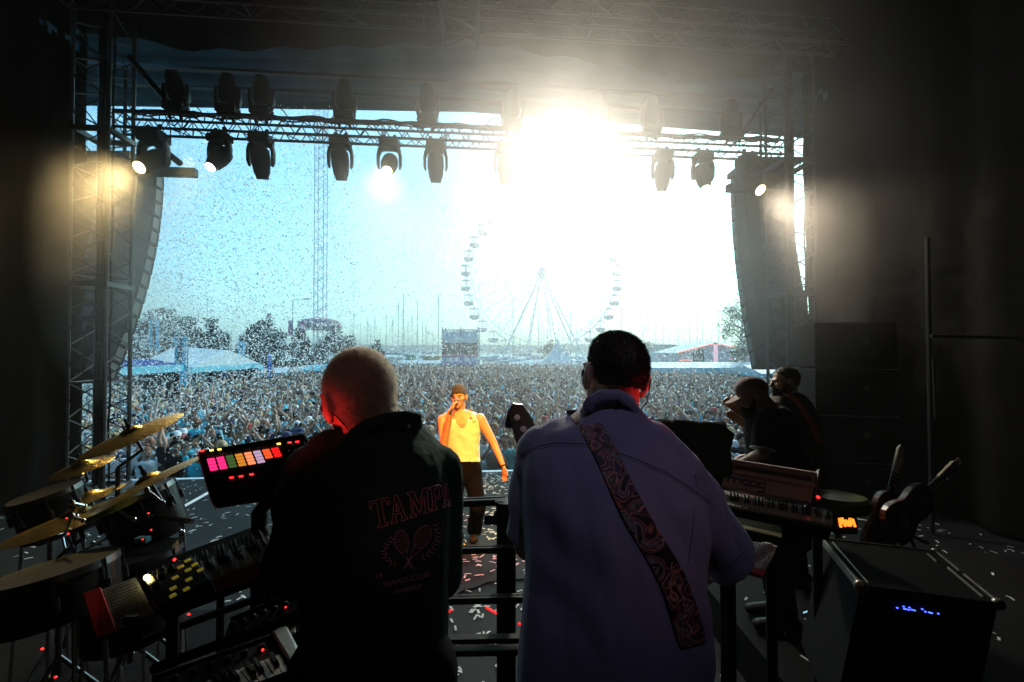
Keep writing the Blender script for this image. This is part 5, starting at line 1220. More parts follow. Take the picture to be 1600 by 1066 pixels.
p2, fr4, top2, q4 = side_man('bearded man with cropped hair in a dark shirt wearing an orange strap', 3.7, P(1227,597,3.7), (-1,.15,-.06), 0,
  [(612,1218,1242),(619,1208,1256),(632,1196,1266),(655,1191,1276),(690,1190,1282),(730,1192,1284),(790,1196,1284),(830,1198,1282)], M_SKIN2, mat('olive_brown_shirt', (.045,.038,.026), .85, var=.2), .3, 'shirt', arm2, hairm=M_DKHAIR)
# basses
M_ORG = mat('orange_leather', (.50,.13,.03), .6, var=.2, scale=30)
def bass(label, n0, n1, facing, strapx, strapm, dd):
    t = empty('bass_guitar', n0, label, 'bass guitar'); d = (n1-n0).normalized(); M = rot_to(d, facing)
    MB().tube([n0, n1], [(.026,.012),(.022,.011)], 10, side=M @ V(1,0,0)).build('neck', MATS['maple_neck'], t)
    hd_ = [(-.022,0),(-.045,.05),(-.050,.13),(-.035,.20),(.0,.215),(.025,.19),(.026,.05),(.022,0)]
    hs = MB().loft([[n1 + M @ Vector((x, y_, z)) for x, z in hd_] for y_ in (-.009,.009)]).build('headstock', mat('orange_brown_wood', (.30,.12,.04), .35, var=.2), t, bevel=.003)
    for k in range(4): c = n1 + M @ Vector((-.060, 0, .06+.036*k)); MB().cap(c, c+M@V(.03,0,0), .010, .005, n=8).build('tuner', mat('brass_tuner', (.7,.5,.2), .25, .9), hs, smooth=True)
    pr = []
    for k in range(36):
        a = 2*math.pi*k/36; r_ = .17+.035*math.cos(2*a)-.02*math.cos(4*a); pr.append((r_*math.sin(a)*.85, -.12+r_*math.cos(a)*1.2))
    MB().loft([[n0 + M @ Vector((x, y_, z)) for x, z in pr] for y_ in (-.02,.02)]).build('body', mat('dark_bass_body', (.03,.015,.01), .25), t, bevel=.006)
    bx = bvh_of(strapx[0]); vs = []; cl = strapx[1]
    for k, (x, y) in enumerate(cl):
        a = cl[max(0,k-1)]; b = cl[min(len(cl)-1,k+1)]; dx, dy = b[0]-a[0], b[1]-a[1]; L_ = math.hypot(dx,dy)
        for s_ in (-1,0,1):
            hh = onto(bx, x-dy/L_*s_*strapx[2], y+dx/L_*s_*strapx[2], .008); vs.append(hh if hh is not None else P(x-dy/L_*s_*strapx[2], y+dx/L_*s_*strapx[2], dd))
    fs = [(k*3+j, k*3+j+1, k*3+j+4, k*3+j+3) for k in range(len(cl)-1) for j in range(2)]
    s = MB().add(vs, fs).build('strap', strapm, t, smooth='all'); md = s.modifiers.new('s','SOLIDIFY'); md.thickness = .006
    return t
bass('bass with an orange-brown headstock raised in front of the man in the cap', P(1215,690,3.28), P(1166,652,3.25), (0,-1,.2), (top1, [(1215,640),(1235,662),(1250,690),(1256,715)], 2.5), M_BLACK, 3.0)
bass('guitar hanging from the orange strap of the bearded man', P(1215,700,3.95), P(1168,668,4.0), (0,-1,.2), (top2, [(1224,611),(1233,616),(1244,625),(1255,640),(1265,658),(1273,675),(1280,694)], 4.5), M_ORG, 3.6)
# ================================================================ INSTRUMENTS AND GEAR
M_GEAR = mat('black_gear_shell', (.009,.009,.010), .6, var=.3, scale=30, bump=.2, bscale=300, spec=.18)
M_TUBE = mat('black_stand_tube', (.008,.008,.009), .5, 0, var=.2, spec=.25)
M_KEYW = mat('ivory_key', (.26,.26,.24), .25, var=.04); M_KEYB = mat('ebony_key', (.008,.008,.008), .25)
def legs_to_floor(sl, parent, z=.3, r=.018, uv=((.1,.5),(.9,.5)), name='stand_leg'):
    for u, v in uv:
        p = sl.at(u, v, -sl.th); f = V(p.x, p.y, z+.02)
        MB().tube([p, f], r, 8).build(name, M_TUBE, parent, smooth=True)
        MB().box(f, (.05, .45, .03)).build('stand_foot', M_TUBE, parent, bevel=.005)
def keys(sl, parent, n, u0, u1, v0, v1, h=.0, kh=.012, skip=()):
    wu = (u1-u0)/n
    for k in range(n):
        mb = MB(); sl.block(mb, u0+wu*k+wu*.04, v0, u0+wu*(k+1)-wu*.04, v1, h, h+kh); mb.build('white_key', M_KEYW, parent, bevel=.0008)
    mb = MB()
    for k in range(n-1):
        if k % 7 in (2, 6): continue
        c = u0+wu*(k+1); sl.block(mb, c-wu*.28, v0, c+wu*.28, v0+(v1-v0)*.62, h+kh, h+kh*1.9)
    o = mb.build('black_keys', M_KEYB, parent, bevel=.0008); o['kind'] = 'stuff'
def knob(sl, u, v, r, hh, m, parent, name='knob'):
    c = sl.at(u, v, 0); MB().lathe(c, sl.n, [(r,0),(r*.95,hh*.8),(r*.7,hh),(.001,hh)], 14).build(name, m, parent, smooth=True)
# ---- pad controller
S = Slab(P(309,704,1.52), P(476,676,1.60), P(520,752,1.42), P(331,781,1.36), .045)
t = empty('pad_controller', S.at(.5,.5), 'tilted black controller with a grid of glowing pink, orange and red pads', 'controller')
mb = MB(); S.block(mb); mb.build('housing', M_GEAR, t, bevel=.006)
mb = MB(); S.block(mb, -.012, 0, -.002, 1, -.05, .004); mb.build('red_side_panel', mat('red_side_plastic', (.55,.02,.03), .3), t, bevel=.002)
cols = [('pink',(1,.03,.22)),('pink',(1,.04,.26)),('green',(.10,.20,.05)),('amber',(.75,.26,.03)),('coral',(1,.28,.12)),('lilac',(.62,.42,.62)),('orange',(1,.10,.02)),('red',(1,.012,.012))]
PADM = {}
for c, (nm, rgb) in enumerate(cols):
    for r_ in range(5):
        lit = r_ > 0 if nm not in ('red','orange') else 0 < r_ < 4
        m_ = PADM.setdefault((nm, lit), mat('pad_%s_%s' % (nm, 'lit' if lit else 'dim'), tuple(.25*q for q in rgb) if lit else (.06,.035,.025), .5, var=.1, emit=rgb if lit else None, es={'green':.30,'lilac':.45,'amber':.5}.get(nm, .62) if lit else 0))
        u = .055+.082*c; v = .17+.066*r_; mb = MB(); S.block(mb, u, v, u+.066, v+.040, 0, .006); mb.build('pad', m_, t, bevel=.0015)
for c in range(10):
    for r_ in range(2):
        if c < 9 or r_: mb = MB(); S.block(mb, .055+.082*c, .52+.10*r_, .055+.082*c+.06, .555+.10*r_, 0, .004); mb.build('button', mat('dim_button', (.05,.03,.025), .5), t)
M_LEDR = mat('led_red', (.8,.05,.05), .4, emit=(1,.02,.02), es=1.6); M_LEDA = mat('led_amber', (.8,.5,.1), .4, emit=(1,.55,.08), es=1.8); M_LEDB = mat('led_blue', (.1,.1,.8), .4, emit=(.05,.10,1), es=2.0); M_LEDW = mat('led_white', (.8,.8,.7), .4, emit=(1,.95,.7), es=2.2)
for u, v, m_ in ((.02,.03,M_LEDR),(.10,.05,M_LEDA),(.17,.06,M_LEDA),(.19,.66,M_LEDR),(.27,.665,M_LEDR),(.36,.66,M_LEDR),(.80,.16,M_LEDR),(.87,.17,M_LEDR),(.70,.15,M_LEDA)):
    mb = MB(); S.block(mb, u, v, u+.035, v+.014, 0, .005); mb.build('indicator', m_, t)
for k in range(12): knob(S, .76+.055*(k % 4), .26+.09*(k//4), .006, .010, M_BLACK, t)
for k in range(8): knob(S, .08+.082*k, .76, .007, .012, M_BLACK, t)
MB().tube([S.at(.55,.8,-.045), P(405,800,1.5), V(P(405,800,1.5).x, 1.5, .32)], .024, 10).build('stand', M_TUBE, t, smooth=True)
# ---- keyboard below it with the visible end of its keys
S = Slab(P(228,884,1.62), P(414,815,1.52), P(436,868,1.30), P(232,946,1.36), .07)
t = empty('stage_keyboard', S.at(.5,.5), 'long dark keyboard whose last white keys catch light by the dark sweatshirt', 'keyboard')
mb = MB(); S.block(mb); mb.build('housing', M_GEAR, t, bevel=.006); keys(S, t, 30, .03, .985, .45, 1.0, -.03, .034)
mb = MB(); S.block(mb, .03, 1.002, .985, 1.02, -.04, .0); mb.build('red_light_edge', mat('red_lit_edge', (.45,.08,.09), .5), t)  # red light on the key fronts put into the colour
legs_to_floor(S, t)
# ---- yellow-button drum machine
S = Slab(P(222,903,1.22), P(300,868,1.28), P(330,905,1.17), P(252,948,1.10), .05)
t = empty('groovebox', S.at(.5,.5), 'small dark machine with rows of yellowish lit buttons and one bright lamp', 'drum machine')
mb = MB(); S.block(mb); mb.build('housing', M_GEAR, t, bevel=.005)
M_YB = mat('yellow_button', (.45,.36,.03), .5, emit=(.5,.40,.03), es=.10); 
for (u, v) in ((.28,.72),(.20,.90),(.42,.46),(.60,.70),(.70,.42),(.62,.22),(.86,.36),(.80,.12),(.46,.92),(.88,.60)):
    mb = MB(); S.block(mb, u, v-.03, u+.13, v+.04, 0, .004); mb.build('button', M_YB, t, bevel=.0015)
for (u, v) in ((.30,.30),(.50,.20),(.12,.50),(.34,.12)): knob(S, u, v, .010, .018, M_BLACK, t)
mb = MB(); mb.ell(S.at(.06,.18,.012), (.007,.007,.007)); mb.build('lamp', mat('warm_button_lamp', (1,.9,.6), .4, emit=(1,.82,.35), es=9), t, smooth=True)
mb = MB(); S.block(mb, .02,.05,.16,.30,0,.004); mb.build('display', mat('cream_display', (.5,.45,.25), .4, emit=(1,.85,.4), es=.15), t)
mb = MB(); mb.ell(S.at(.66,.02,.012), (.004,.004,.004)); mb.build('indicator', M_LEDR, t)
# ---- set list
S = Slab(P(150,925,1.18), P(212,902,1.22), P(241,957,1.12), P(172,988,1.08), .012)
t = empty('set_list', S.at(.5,.5), 'handwritten white set list clipped beside a red strip', 'set list')
mb = MB(); S.block(mb, .10, 0, 1, 1, -.003, 0); mb.build('paper', mat('set_list_paper', (.22,.23,.22), .8, var=.12, scale=20), t)
mb = MB(); S.block(mb, -.30, -.05, .14, 1.05, -.012, .004); mb.build('red_strip', mat('red_folder', (.30,.008,.01), .35, var=.2), t, bevel=.002)
rr = random.Random(8); mb = MB()
for k in range(12):
    u = .2; v = .07+.075*k
    while u < .9:
        L = rr.uniform(.02,.06); pts = [S.at(u+L*j/3, v+rr.uniform(-.014,.014)-.02, .0008) for j in range(4)]; mb.tube(pts, .0009, 3); u += L+rr.uniform(.006,.02)
mb.build('handwriting', mat('black_ink', (.01,.01,.012), .6), t)
MB().box(S.at(.5,1.02,.01), (.03,.01,.02)).build('clip', M_BLACK, t)
# ---- lower keyboards of the same rig
for k, (a, b, c, d, lab) in enumerate((((360,968,1.35),(470,925,1.30),(478,985,1.15),(330,1040,1.15),'dark lower keyboard under the set list, its edge strip catching light'),((240,1060,1.1),(440,990,1.15),(470,1045,1.0),(300,1110,.95),'black synthesizer with a pale corner piece at the lower edge'))):
    S = Slab(P(*a), P(*b), P(*c), P(*d), .06); t = empty('synthesizer', S.at(.5,.5), lab, 'synthesizer')
    mb = MB(); S.block(mb); mb.build('housing', M_GEAR, t, bevel=.006); keys(S, t, 12, .05, .9, .55, .98, -.01, .014)
    mb = MB(); S.block(mb, 0, -.02, 1, -.002, -.06, .006); mb.build('edge_strip', mat('dull_metal_edge', (.10,.11,.11), .4, .7), t)
    for q in range(6): knob(S, .1+.14*q, .25, .009, .014, M_BLACK, t)
    mb = MB(); mb.ell(S.at(.8,.3,.004), (.003,.003,.003)); mb.build('indicator', M_LEDR, t)
    if k: mb = MB(); S.block(mb, .93,-.05,1.06,1.05,-.07,.012); mb.build('corner_piece', mat('pale_corner_metal', (.30,.34,.34), .35, .4), t, bevel=.005)
    legs_to_floor(S, t)
# rack frame under the rig
mb = MB()
for (a, b) in (((240,1045,1.2),(470,960,1.2)),((225,1000,1.6),(430,925,1.6)),((330,900,2.0),(470,850,2.0)),((335,925,2.0),(475,872,2.0))): mb.tube([P(*a), P(*b)], .013, 8)
for (px, py, d) in ((250,1040,1.2),(455,965,1.2),(345,905,2.0)): p = P(px,py,d); mb.tube([p, V(p.x,p.y,.31)], .016, 8)
tag(mb.build('keyboard_stand', M_TUBE, smooth=True), 'black tubular stand carrying the stacked keyboards and machines', 'stand')
# ---- frame between the two players
t = empty('equipment_frame', P(790,900,1.6), 'black square-tube frame with a thick round post between the two foreground players', 'stand')
def barx(x0, x1, y0, y1, d, wd, th, m=M_TUBE, name='bar', d1=None):
    a, b = P(x0,y0,d), P(x1,y1,d1 or d); M = rot_to(b-a); MB().box((a+b)/2, (wd, th, (b-a).length), M).build(name, m, t, bevel=.002)
barx(680,790,788,783,1.62,.03,.022); barx(670,1010,860,854,1.55,.03,.02); barx(670,1010,938,930,1.5,.03,.02); barx(670,1000,1000,994,1.45,.03,.016); barx(670,1000,1018,1012,1.3,.03,.016)
M_EDGE = mat('thin_edge_metal', (.14,.13,.11), .3, .8)  # paler metal for thin strips along the upper edges of the bars
barx(680,790,781.5,776.5,1.60,.006,.006,M_EDGE,'thin_edge'); barx(670,1000,855,849.5,1.53,.004,.004,M_EDGE,'thin_edge'); barx(670,1000,933,925,1.48,.003,.003,M_EDGE,'thin_edge')
p = P(791,785,1.6); MB().lathe(V(p.x,p.y,.3), (0,0,1), [(.034,0),(.034,p.z-.3),(.030,p.z-.295)], 20).build('post', M_TUBE, t, smooth=True)
MB().lathe(V(p.x,p.y,p.z-.02), (0,0,1), [(.030,-.05),(.044,-.05),(.044,-.015),(.036,-.01),(.036,.012),(.040,.016),(.040,.026),(.02,.028)], 22).build('post_cap', M_TUBE, t, smooth=True)
MB().tube([V(p.x-.075,p.y-.02,p.z-.055), V(p.x-.03,p.y-.02,p.z-.055)], .016, 8).build('clamp_lever', M_TUBE, t, smooth=True)
MB().lathe(V(p.x,p.y,.3), (0,0,1), [(.12,0),(.12,.015),(.04,.02)], 20).build('foot', M_TUBE, t)
M_REDT = mat('red_strip_light', (.7,.02,.02), .4, emit=(1,.01,.015), es=.8)
for i, (x0,y0,x1,y1) in enumerate(((683,967,706,953),(759,949,780,961),(810,974,820,980))):
    a, b = P(x0,y0,1.75), P(x1,y1,1.75); o = MB().tube([a,b], .0042, 6).build('light_strip', M_REDT); tag(o, ('short red glowing strip slanting up beside the dark sweatshirt','short red glowing strip slanting down between the two players','tiny red glowing strip just beside the thick post')[i], 'light strip', 'red strips under the frame')
# ---- black laptop shade
S = Slab(P(1010,655,1.72), P(1134,659,1.80), P(1146,740,1.62), P(1048,770,1.50), .03)
t = empty('laptop_shade', S.at(.5,.5), 'black padded shade standing open beside the guitarist in blue', 'shade')
M_PAD = mat('black_padded_nylon', (.014,.015,.010), .75, var=.3, scale=12, bump=.4, bscale=60)
nu, nv = 16, 12; vs = []
for j in range(nv+1):
    for i in range(nu+1):
        u, v = i/nu, j/nv; dd = -.010*(math.exp(-((u-.33)/.03)**2)+math.exp(-((u-.66)/.03)**2)+math.exp(-((v-.45)/.03)**2)); e_ = .008*math.sin(u*6+v*4); vs.append(S.at(u, v, dd+e_*.5))
fs = [(j*(nu+1)+i, j*(nu+1)+i+1, (j+1)*(nu+1)+i+1, (j+1)*(nu+1)+i) for j in range(nv) for i in range(nu)]
o = MB().add(vs, fs).build('back_panel', M_PAD, t, smooth='all'); md = o.modifiers.new('s','SOLIDIFY'); md.thickness = .03; md.offset = -1
mb = MB(); mb.hexa([P(1130,664,1.80), P(1148,678,1.84), P(1126,765,1.66), P(1108,760,1.62)], [P(1130,664,1.77), P(1148,678,1.81), P(1126,765,1.63), P(1108,760,1.59)]); mb.build('side_flap', M_PAD, t, bevel=.003)
MB().tube([P(1010,662,1.72), P(1013,655,1.725), P(1018,653,1.73)], .005, 6).build('corner_loop', mat('grey_loop', (.3,.3,.28), .6), t)
MB().tube([P(1090,740,1.66), V(P(1090,740,1.66).x, 1.66, .32)], .02, 8).build('stand', M_TUBE, t)
# ---- synthesizer with the logo
S = Slab(P(1139,716,1.95), P(1274,737,2.02), P(1268,785,1.90), P(1126,759,1.83), .03)
t = empty('synthesizer', S.at(.5,.5), 'synthesizer with a ridged brown metal back panel lettered in lower case', 'synthesizer')
M_ALU = mat('bronze_anodised', (.34,.22,.19), .45, .1, var=.08, scale=50)
prof = [(0,.000),(.10,.014),(.16,.004),(.40,.000),(.46,.016),(.56,.013),(.60,.002),(1.0,0)]
vs = []; nU = 2
for v, h in prof:
    for i in range(nU): vs.append(S.at(i/(nU-1), v, h))
k0 = len(vs)
for v, h in prof:
    for i in range(nU): vs.append(S.at(i/(nU-1), v, -.03))
fs = [(2*j, 2*j+1, 2*j+3, 2*j+2) for j in range(len(prof)-1)] + [(k0+2*j, k0+2*j+2, k0+2*j+3, k0+2*j+1) for j in range(len(prof)-1)] + [(2*j, 2*j+2, k0+2*j+2, k0+2*j) for j in range(len(prof)-1)] + [(2*j+1, k0+2*j+1, k0+2*j+3, 2*j+3) for j in range(len(prof)-1)] + [(0,k0,k0+1,1),(2*len(prof)-2,2*len(prof)-1,k0+2*len(prof)-1,k0+2*len(prof)-2)]
MB().add(vs, fs).build('back_panel', M_ALU, t, bevel=.0015)
mb = MB()
for k in range(9): S.block(mb, .03, .185+.022*k, .97, .190+.022*k, .002, .0045)
mb.build('vent_ribs', mat('dark_bronze', (.07,.05,.045), .5, .3), t)
xd = S.at(1,.75)-S.at(0,.75); yd = S.at(.5,.2)-S.at(.5,.9)
# rounded wide logo drawn as strokes: m o o g
mb = MB(); H_ = .13; 
def lp(pts, close=False):
    q_ = [S.at(.055+x*.052, .86-y*H_*1.15, .004) for x, y in pts]; mb.tube(q_+([q_[0]] if close else []), [(.0042,.0018)]*(len(q_)+(1 if close else 0)), 6, side=yd)
lp([(0,.1),(0,1),(.15,1.2),(1.1,1.2),(1.3,1.0),(1.3,.1)]); lp([(1.3,1.0),(1.45,1.2),(2.3,1.2),(2.5,1),(2.5,.1)])
for x0 in (3.0, 4.7): lp([(x0,.35),(x0,.95),(x0+.2,1.2),(x0+1.1,1.2),(x0+1.3,.95),(x0+1.3,.35),(x0+1.1,.1),(x0+.2,.1)], True)
lp([(7.7,.1),(6.6,.1),(6.4,.35),(6.4,.95),(6.6,1.2),(7.7,1.2),(7.7,-.55),(7.5,-.8),(6.4,-.8)])
mb.build('logo', M_INK, t)
M_CHK = mat('dark_wood_cheek', (.05,.012,.008), .4, var=.3)
mb = MB(); S.block(mb, 1.0, -.02, 1.05, 1.05, -.05, .02); mb.build('side_cheek', M_CHK, t, bevel=.004)
mb = MB(); S.block(mb, -.045, -.02, 0, 1.0, -.05, .008); mb.build('side_cheek', M_CHK, t, bevel=.004)
K = Slab(P(1118,768,1.84), P(1300,800,1.92), P(1302,822,1.80), P(1120,786,1.70), .05)
mb = MB(); K.block(mb, 0,-.35,1,1.1,-.06,-.012); mb.build('key_bed', M_GEAR, t, bevel=.003); keys(K, t, 34, 0.0, 1.0, .05, .95, -.012, .012)
legs_to_floor(K, t)
MB().ell(P(1278,777,1.9), (.008,.008,.006)).build('indicator', M_LEDR, t)
mb = MB(); K.block(mb, -.02, -.85, .42, -.15, -.03, -.012); mb.build('control_panel', mat('glossy_panel', (.25,.12,.08), .12, .3, var=.3, bump=.4, bscale=70), t)
# second keyboard and sheets below
S = Slab(P(1140,805,1.62), P(1222,822,1.68), P(1222,842,1.58), P(1144,824,1.52), .05)
t = empty('stage_piano', S.at(.5,.5), 'flat dark green keyboard with an olive front edge under the lettered synthesizer', 'keyboard')
mb = MB(); S.block(mb); mb.build('housing', mat('green_black_shell', (.018,.026,.016), .5), t, bevel=.004)
mb = MB(); S.block(mb, 0, .72, .98, .98, 0, .004); mb.build('front_edge', mat('olive_edge', (.16,.15,.07), .5, var=.15, scale=40), t); legs_to_floor(S, t)
S = Slab(P(1152,840,1.42), P(1216,852,1.48), P(1196,893,1.32), P(1150,880,1.28), .01)
t = empty('sheet_music', S.at(.5,.5), 'crumpled sheets of chord notes on a red backing by the elbow of the guitarist', 'sheet music')
mb = MB(); 
nu = 12; vs = [S.at(i/nu, j/nu, .004*math.sin(i*.9+j*.5)) for j in range(nu+1) for i in range(nu+1)]; fs = [(j*(nu+1)+i, j*(nu+1)+i+1, (j+1)*(nu+1)+i+1, (j+1)*(nu+1)+i) for j in range(nu) for i in range(nu)]
o = mb.add(vs, fs).build('paper', mat('aged_paper', (.42,.36,.32), .8, var=.1, scale=30), t, smooth='all'); md = o.modifiers.new('s','SOLIDIFY'); md.thickness = .002
mb = MB(); rr = random.Random(3)
for k in range(11): mb.tube([S.at(.06+.08*k, .05, .007), S.at(.08+.08*k+rr.uniform(-.02,.02), .92, .007)], .0005, 3)
for k in range(9):
    u = .08
    while u < .9: L = rr.uniform(.02,.07); mb.tube([S.at(u, .1+.09*k, .008), S.at(u+L, .1+.09*k+rr.uniform(-.01,.01), .008)], .0008, 3); u += L+rr.uniform(.01,.05)
mb.build('handwriting', MATS['black_ink'], t)
mb = MB(); S.block(mb, 0, .98, 1.0, 1.15, -.012, .0); mb.build('red_backing', mat('red_card', (.55,.05,.08), .5), t)
# ---- stool
c = P(1310,779,3.0); t = empty('stool', V(c.x, c.y, .3), 'round olive-green upholstered stool behind the lettered synthesizer', 'stool')
MB().lathe(c, (0,.05,1), [(.02,-.07),(.16,-.07),(.175,-.04),(.172,.0),(.15,.02),(.02,.03)], 28).build('seat', mat('olive_vinyl', (.07,.085,.035), .3, var=.15), t, smooth=True)
MB().tube([c, V(c.x,c.y,.45)], .022, 8).build('post', M_CHROME, t)
for k in range(3): a = k*2.09; MB().tube([V(c.x,c.y,.5), V(c.x+.22*math.cos(a), c.y+.22*math.sin(a), .31)], .012, 6).build('leg', M_CHROME, t)
# ---- guitars on stands
def strat(px_h, px_b, d, label, mcol, tilt, standz):
    hp, bp = P(*px_h, d), P(*px_b, d-.12); t = empty('electric_guitar', V(bp.x, bp.y, standz), label, 'guitar')
    ax = (hp-bp).normalized(); M = rot_to(ax, (.25,-1,.1)); pr = []
    for k in range(44):
        a = 2*math.pi*k/44; r_ = .165+.035*math.cos(2*a)-.018*math.cos(4*a)+.02*math.cos(3*a); pr.append((r_*math.sin(a)*.85, r_*math.cos(a)*1.15))
    MB().loft([[bp + M @ Vector((x, y_, z)) for x, z in pr] for y_ in (-.022,.022)]).build('body', mcol, t, bevel=.006)
    MB().tube([bp+ax*.12, hp-ax*.12], [(.027,.012),(.021,.010)], 10, side=M @ V(1,0,0)).build('neck', mat('dark_fretboard', (.03,.02,.015), .4), t)
    mb = MB()
    for k in range(16): z = .16+.5*(1-.92**k)*1.1; mb.box(bp+ax*z + M@V(0,.012,0), (.046,.004,.0025), M)
    mb.build('frets', mat('fret_wire', (.5,.5,.5), .3, .9), t)
    hd_ = [(-.022,-.02),(-.026,.02),(-.045,.05),(-.030,.155),(.005,.17),(.022,.14),(.022,-.02)]
    q0 = hp-ax*.12; hs = MB().loft([[q0 + M @ Vector((x, y_, z)) for x, z in hd_] for y_ in (-.008,.008)]).build('headstock', mat('light_maple', (.15,.11,.06), .35), t, bevel=.002)
    for k in range(6): c = q0 + M @ Vector((-.048+.002*k, 0, .04+.021*k)); MB().ell(c, (.008,.006,.006)).build('tuner', M_CHROME, hs)
    mb = MB(); mb.loft([[bp + M @ Vector((x, y_, z)) for x, z in [(-.05,.16),(.07,.10),(.09,-.05),(.03,-.15),(-.06,-.08)]] for y_ in (.023,.026)]); mb.build('pickguard', mat('teal_guard', (.05,.16,.17), .25), t)
    mb = MB()
    for z in (.09,.03,-.03): mb.box(bp+M@V(0,.029,z), (.075,.008,.018), M)
    mb.build('pickups', M_BLACK, t); MB().box(bp+M@V(0,.029,-.09), (.08,.012,.03), M).build('bridge', M_CHROME, t)
    s = empty('guitar_stand', V(bp.x, bp.y, standz), 'black tubular stand holding the '+label[:60].split(' leaning')[0], 'stand')
    for k, (dx, dy) in enumerate(((-.18,-.18),(.18,-.18),(0,.28))): MB().tube([bp+V(0,.05,-.05), V(bp.x+dx, bp.y+dy, standz+.01)], .011, 6).build('leg', M_TUBE, s)
    MB().tube([bp+V(-.07,-.06,-.17), bp+V(-.07,.05,-.17), bp+V(.07,.05,-.17), bp+V(.07,-.06,-.17)], .012, 6).build('cradle', M_TUBE, s); return t
strat((1405,706), (1378,822), 3.1, 'brown guitar with a pale headstock leaning upright by the red glow', mat('amber_sunburst', (.12,.05,.02), .3, var=.5, scale=5), 0, .3)
strat((1487,728), (1418,800), 3.0, 'dark red guitar leaning steeply over, further along the side drape', mat('dark_red_lacquer', (.04,.003,.003), .3, var=.3), 0, .3)
# ---- glowing blocks added for orange and red lit patches on the riser
def glow_block(px, py, d, col, es, label, size=(.10,.06)):
    p = P(px, py, d); t = empty('glow_patch', p, label, 'lamp'); MB().box(p+V(0,.05,-.03), (size[0]+.04,.09,.10)).build('housing', M_BLACK, t, bevel=.004)
    mb = MB(); rr = random.Random(px)
    for k in range(7): x = -size[0]/2+size[0]*k/7; mb.box(p+V(x+.004*rr.random(), -.004, rr.uniform(-.012,.012)), (size[0]/9, .012, size[1]*rr.uniform(.5,1)), Matrix.Rotation(rr.uniform(-.4,.4),3,'Y'))
    mb.build('lens', mat('glow_block_%d' % px, col, .4, emit=col, es=es), t); return t
glow_block(1324, 816, 2.9, (1,.22,.02), 1.1, 'small glowing block added for the orange light patch under the stool')
glow_block(1404, 802, 3.2, (1,.01,.01), .7, 'glowing block added for the red-lit things behind the brown guitar', (.06,.10))
# ---- flight case with blue indicator lights
S = Slab(P(1285,842,1.95), P(1462,862,2.10), P(1560,942,1.62), P(1345,914,1.50), .45)
t = empty('flight_case', S.at(.5,.5,-.45), 'large black flight case with metal edges and a row of blue lights', 'flight case')
mb = MB(); S.block(mb, 0,0,1,1,-S.at(0,0).z+.35 if False else -.45); mb.build('panel', mat('black_laminate', (.003,.003,.0035), .8, var=.3, scale=60, bump=.3, bscale=400, spec=.1), t)
M_EXT = mat('edge_extrusion', (.16,.15,.12), .35, .7, var=.2, scale=20)
for (u0,v0,u1,v1) in ((-.01,-.01,1.01,.012),(-.01,.012,.012,1.0),(.988,.012,1.01,.45),(.988,.52,1.01,1.0)): mb = MB(); S.block(mb,u0,v0,u1,v1,-.02,.006); mb.build('edge_trim', M_EXT, t, bevel=.002)
for (u0,v0,u1,v1) in ((.86,.12,.875,.30),(.90,.42,.915,.95),(.05,.10,.06,.98)): mb = MB(); S.block(mb,u0,v0,u1,v1,0,.008); mb.build('handle_rail', M_EXT, t, bevel=.002)
for (u, v) in ((0,0),(1,0),(1,1),(0,1)): MB().ell(S.at(u,v,-.005), (.02,.02,.02)).build('ball_corner', M_EXT, t, smooth=True)
fr_ = Slab(S.at(0,1.0,-.02), S.at(1,1.0,-.02), S.at(1,1.0,-.36), S.at(0,1.0,-.36), .01)
mb = MB(); fr_.block(mb, .1,.05,.9,.9,0,.006); mb.build('rack_front', mat('rack_panel', (.006,.006,.007), .7, spec=.1), t)
for (px, py) in ((1402,950),(1412,948),(1416,952),(1420,953),(1425,953),(1429,954),(1441,952),(1446,956),(1452,957),(1455,958),(1466,959),(1413,951.5),(1421,949.5)):
    p = P(px, py, 1.50); u = (px-1345)/215.; q_ = S.at(max(.05,min(.95,u)), 1.0, -.05-.0*py) ; q_.z = P(px, py, q_.y-.02).z; q_.x = P(px,py,q_.y-.02).x; q_.y -= .02
    MB().ell(q_, (.0035 if px != 1455 else .006,.003,.0022)).build('blue_led', M_LEDB, t)
# ---- sub stack at the side
t_lab = ['bottom sub cabinet of the dark stack by the bass side drape','second cabinet up in the dark sub stack','third cabinet up in the dark sub stack','top cabinet of the dark sub stack']
base = P(1308, 700, 6.2); z = .0; Rz = Matrix.Rotation(PHI+R(-14),3,'Z')
for k in range(4):
    c = V(base.x+.22, 6.45, .34+.62*k+.0); t = empty('subwoofer', V(c.x, c.y, .62*k+.03), t_lab[k], 'speaker', 'sub cabinets stacked by the side drape')
    MB().box(c, (1.0,.8,.595), Rz).build('cabinet', M_CAB, t, bevel=.012)
    f = Rz @ V(0,-1,0); xx = Rz @ V(1,0,0)
    mb = MB(); mb.box(c+f*.402, (.92,.012,.50), Rz); mb.build('grille', mat('foam_grille', (.004,.004,.004), 1.0, spec=.05, bump=.5, bscale=300), t)
    mb = MB(); lc = c+f*.412+xx*.12+V(0,0,.05)
    for dx in (-.028,-.009,.009,.028): mb.box(lc+xx*dx, (.006,.006,.04), Rz)
    for dz in (-.028,.028): mb.box(lc+V(0,0,dz), (.07,.006,.005), Rz)
    mb.build('badge', mat('grey_badge', (.20,.20,.18), .4, .3), t)
    MB().box(c+f*.405+V(0,0,.295), (1.0,.01,.012), Rz).build('seam_strip', mat('cabinet_edge', (.08,.085,.08), .5), t)
